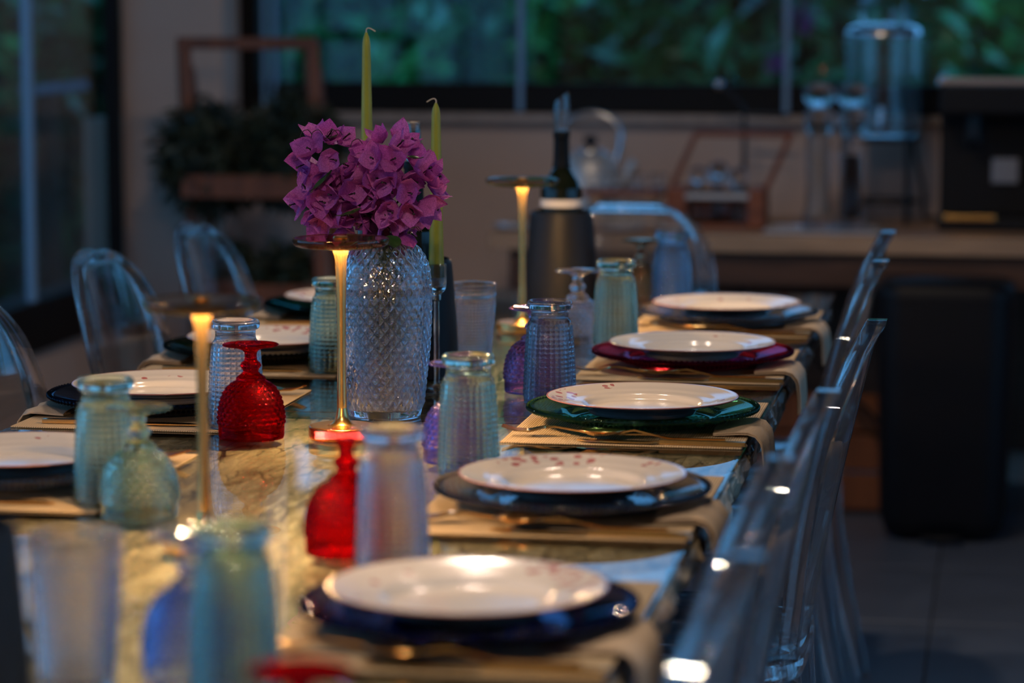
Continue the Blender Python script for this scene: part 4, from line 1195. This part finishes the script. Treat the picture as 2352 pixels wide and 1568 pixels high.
for zz, d in ((0.83, 0.045), (0.55, 0.04)):
    part('shelf', box(L0 + 0.03, R1 - 0.015, PY - 0.03, PY + 0.25, zz - 0.015, zz), M['brown_wood'], ps, smooth=False)
    part('shelf_board', box(L0 + 0.03, R1 - 0.015, PY - 0.045, PY - 0.03, zz - 0.015, zz + d, 0.002, 1), M['brown_wood'], ps, smooth=False)

def leaf_cloud(n, rx, ry, rz, size, seed, surface=0.5, long_=2.2, droop=0.0):
    rnd = random.Random(seed)
    V, F = [], []
    for k in range(n):
        while True:
            p = Vector((rnd.uniform(-1, 1), rnd.uniform(-1, 1), rnd.uniform(-1, 1)))
            if surface < p.length <= 1: break
        p = Vector((p.x * rx, p.y * ry, p.z * rz))
        d = Vector((rnd.uniform(-1, 1), rnd.uniform(-1, 1), rnd.uniform(-1, 0.8) - droop)).normalized()
        s = d.cross(Vector((rnd.uniform(-1, 1), rnd.uniform(-1, 1), rnd.uniform(-1, 1)))).normalized()
        L = size * rnd.uniform(0.6, 1.3); w = L / long_ / 2
        nm = d.cross(s) * L * 0.12
        o = len(V)
        V += [tuple(p), tuple(p + d * L * 0.45 + s * w + nm), tuple(p + d * L), tuple(p + d * L * 0.45 - s * w + nm), tuple(p + d * L * 0.5 - nm * 0.4)]
        F += [[o, o + 1, o + 4], [o + 1, o + 2, o + 4], [o + 2, o + 3, o + 4], [o + 3, o, o + 4]]
    return V, F

xm = (L0 + R0) / 2 + 0.01
def pot(name, label, loc, cloud, potmat, ph, pr):
    t = thing(name, label, 'plant', loc, 0, 'potted plants on the wooden stand')
    part('pot', lathe(smoothp([(0, 0), (pr * 0.75, 0), (pr * 0.8, 0.004), (pr, ph), (pr * 0.9, ph), (pr * 0.72, 0.012), (0, 0.01)], 0.01), 24), potmat, t)
    f = part('foliage', moved(cloud, 0, 0, ph), M['plant_dark'], t, smooth=False); f['kind'] = 'stuff'
    return t
pot('potted_plant', 'bushy dark trailing plant spilling left over the upper shelf of the stand', (xm - 0.085, PY + 0.09, 0.8305), moved(leaf_cloud(1900, 0.145, 0.13, 0.15, 0.055, 3, 0.2, 4.5, 0.3), -0.02, 0, 0.0), M['tin'], 0.09, 0.06)
pot('potted_plant', 'bushy dark plant on the upper shelf of the stand, right of the trailing one', (xm + 0.085, PY + 0.09, 0.8305), moved(leaf_cloud(1900, 0.145, 0.13, 0.15, 0.055, 9, 0.2, 4.5, 0.2), 0.03, 0, 0.01), M['tin'], 0.09, 0.06)
pot('potted_plant', 'low green plant in a pot on the bottom shelf of the stand', (xm - 0.08, PY + 0.09, 0.5505), leaf_cloud(500, 0.07, 0.09, 0.06, 0.05, 5, 0.1, 2.0), M['brown_wood'], 0.07, 0.055)
pot('potted_plant', 'small dark plant in a pot at the right end of the bottom shelf', (xm + 0.09, PY + 0.09, 0.5505), leaf_cloud(500, 0.07, 0.09, 0.05, 0.05, 6, 0.1, 2.0), M['tin'], 0.07, 0.055)

# ------------------------------------------------------------------ garden beyond the windows
cloudA = mesh(leaf_cloud(2600, 0.85, 0.6, 1.05, 0.17, 21, 0.55, 2.1), False, 'foliage'); cloudA.materials.append(M['hedge'])
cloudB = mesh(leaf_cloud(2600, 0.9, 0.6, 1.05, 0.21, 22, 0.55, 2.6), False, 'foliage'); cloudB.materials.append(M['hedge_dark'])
bloom = mesh(leaf_cloud(150, 0.30, 0.20, 0.22, 0.08, 23, 0.3, 1.3), False, 'blossom'); bloom.materials.append(M['bract_far'])
trunk = mesh(join(tube([(0, 0, -1.05), (0.03, 0, -0.4), (-0.05, 0.02, 0.3)], [0.05, 0.04, 0.02], 8), tube([(0.02, 0, -0.6), (0.3, 0.05, 0.2)], [0.03, 0.012], 7), tube([(0.02, 0, -0.7), (-0.3, -0.05, 0.1)], [0.03, 0.012], 7)), True, 'trunk'); trunk.materials.append(M['twig'])
def shrub(x, y, me, rz, sc, label, blooms=(), zs=1.0):
    t = thing('garden_shrub', label, 'shrub', (x, y, -0.02), rz, 'shrubs outside the windows')
    t.scale = (sc, sc, sc * zs)
    f = link('foliage', me, None, t, (0, 0, 1.05)); f['kind'] = 'stuff'
    link('trunk', trunk, None, t, (0, 0, 1.05))
    for (a, b_, c) in blooms:
        q = link('blossom', bloom, None, t, (a, b_, c)); q['kind'] = 'stuff'; q['label'] = 'purple bougainvillea bracts'
wh = ['seen behind the left pane of the back window', 'left of the first bright pane edge', 'behind the taller candle', 'right of the first bright pane edge', 'behind the wine bottle', 'left of the second bright pane edge', 'behind the drink dispenser', 'behind the coffee machine']
for i in range(8):
    x = -4.15 + i * 0.78
    bl = ((0.15, -0.62, 1.36),) if i == 5 else ()
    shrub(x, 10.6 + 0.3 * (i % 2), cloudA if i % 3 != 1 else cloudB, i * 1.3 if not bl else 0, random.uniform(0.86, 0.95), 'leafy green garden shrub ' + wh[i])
for i in range(7):
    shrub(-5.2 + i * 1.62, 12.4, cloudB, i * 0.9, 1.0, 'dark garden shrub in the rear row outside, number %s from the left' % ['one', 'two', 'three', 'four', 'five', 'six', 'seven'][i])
for i, (x, y) in enumerate(((-4.1, 8.7), (-4.6, 9.9), (-4.3, 7.3), (-4.5, 5.9))):
    shrub(x, y, cloudB, i, 0.95, 'dark shrub with purple flowers outside the left window, ' + ['beside the corner pillar', 'furthest back', 'next to the bright pane edge', 'nearest the camera'][i],
          blooms=((0.6, -0.1, 1.35), (0.1, -0.6, 1.15), (-0.5, 0.1, 1.4)))
tt = thing('garden_tree', 'tall dark garden tree whose trunk stands outside, left of the back window', 'tree', (-2.95, 11.3, -0.02))
part('trunk', tube(smoothp([(0, 0, 0), (0.04, 0, 0.9), (-0.03, 0, 1.9), (0.02, 0, 2.8)], 0.2), 0.09, 10), M['twig'], tt)
crown = link('crown', mesh(leaf_cloud(3800, 1.05, 0.8, 1.15, 0.22, 41, 0.35, 2.2), False, 'crown'), M['hedge_dark'], tt, (0, 0, 3.25)); crown['kind'] = 'stuff'
bv = thing('bougainvillea_vine', 'purple bougainvillea sprays outside the window behind the drink dispenser', 'vine', (0, 0, 0))
for (x, y, z, s) in ((-0.66, 9.0, 1.26, 0.20), (-0.72, 8.9, 1.13, 0.13), (-0.55, 9.0, 1.40, 0.22)):
    q = link('blossom', bloom, None, bv, (x, y, z)); q.scale = (s * 0.9, s * 0.9, s * 1.1); q['kind'] = 'stuff'
part('vine_stem', tube(smoothp([(-0.9, 9.1, -0.02), (-0.8, 9.05, 0.7), (-0.70, 8.95, 1.13), (-0.60, 9.0, 1.40)], 0.05), 0.008, 6), M['twig'], bv)
# garden rail outside the left window
gr = thing('garden_rail', 'short pale garden rail on a dark post outside the left window', 'rail', (0, 0, 0))
part('rail', bar((-2.95, 8.35, 1.05), (-2.95, 8.93, 1.05), 0.028, 0.028), M['edge'], gr)
part('post', bar((-2.97, 8.62, -0.02), (-2.97, 8.62, 1.035), 0.06, 0.06), M['dark_wood'], gr)
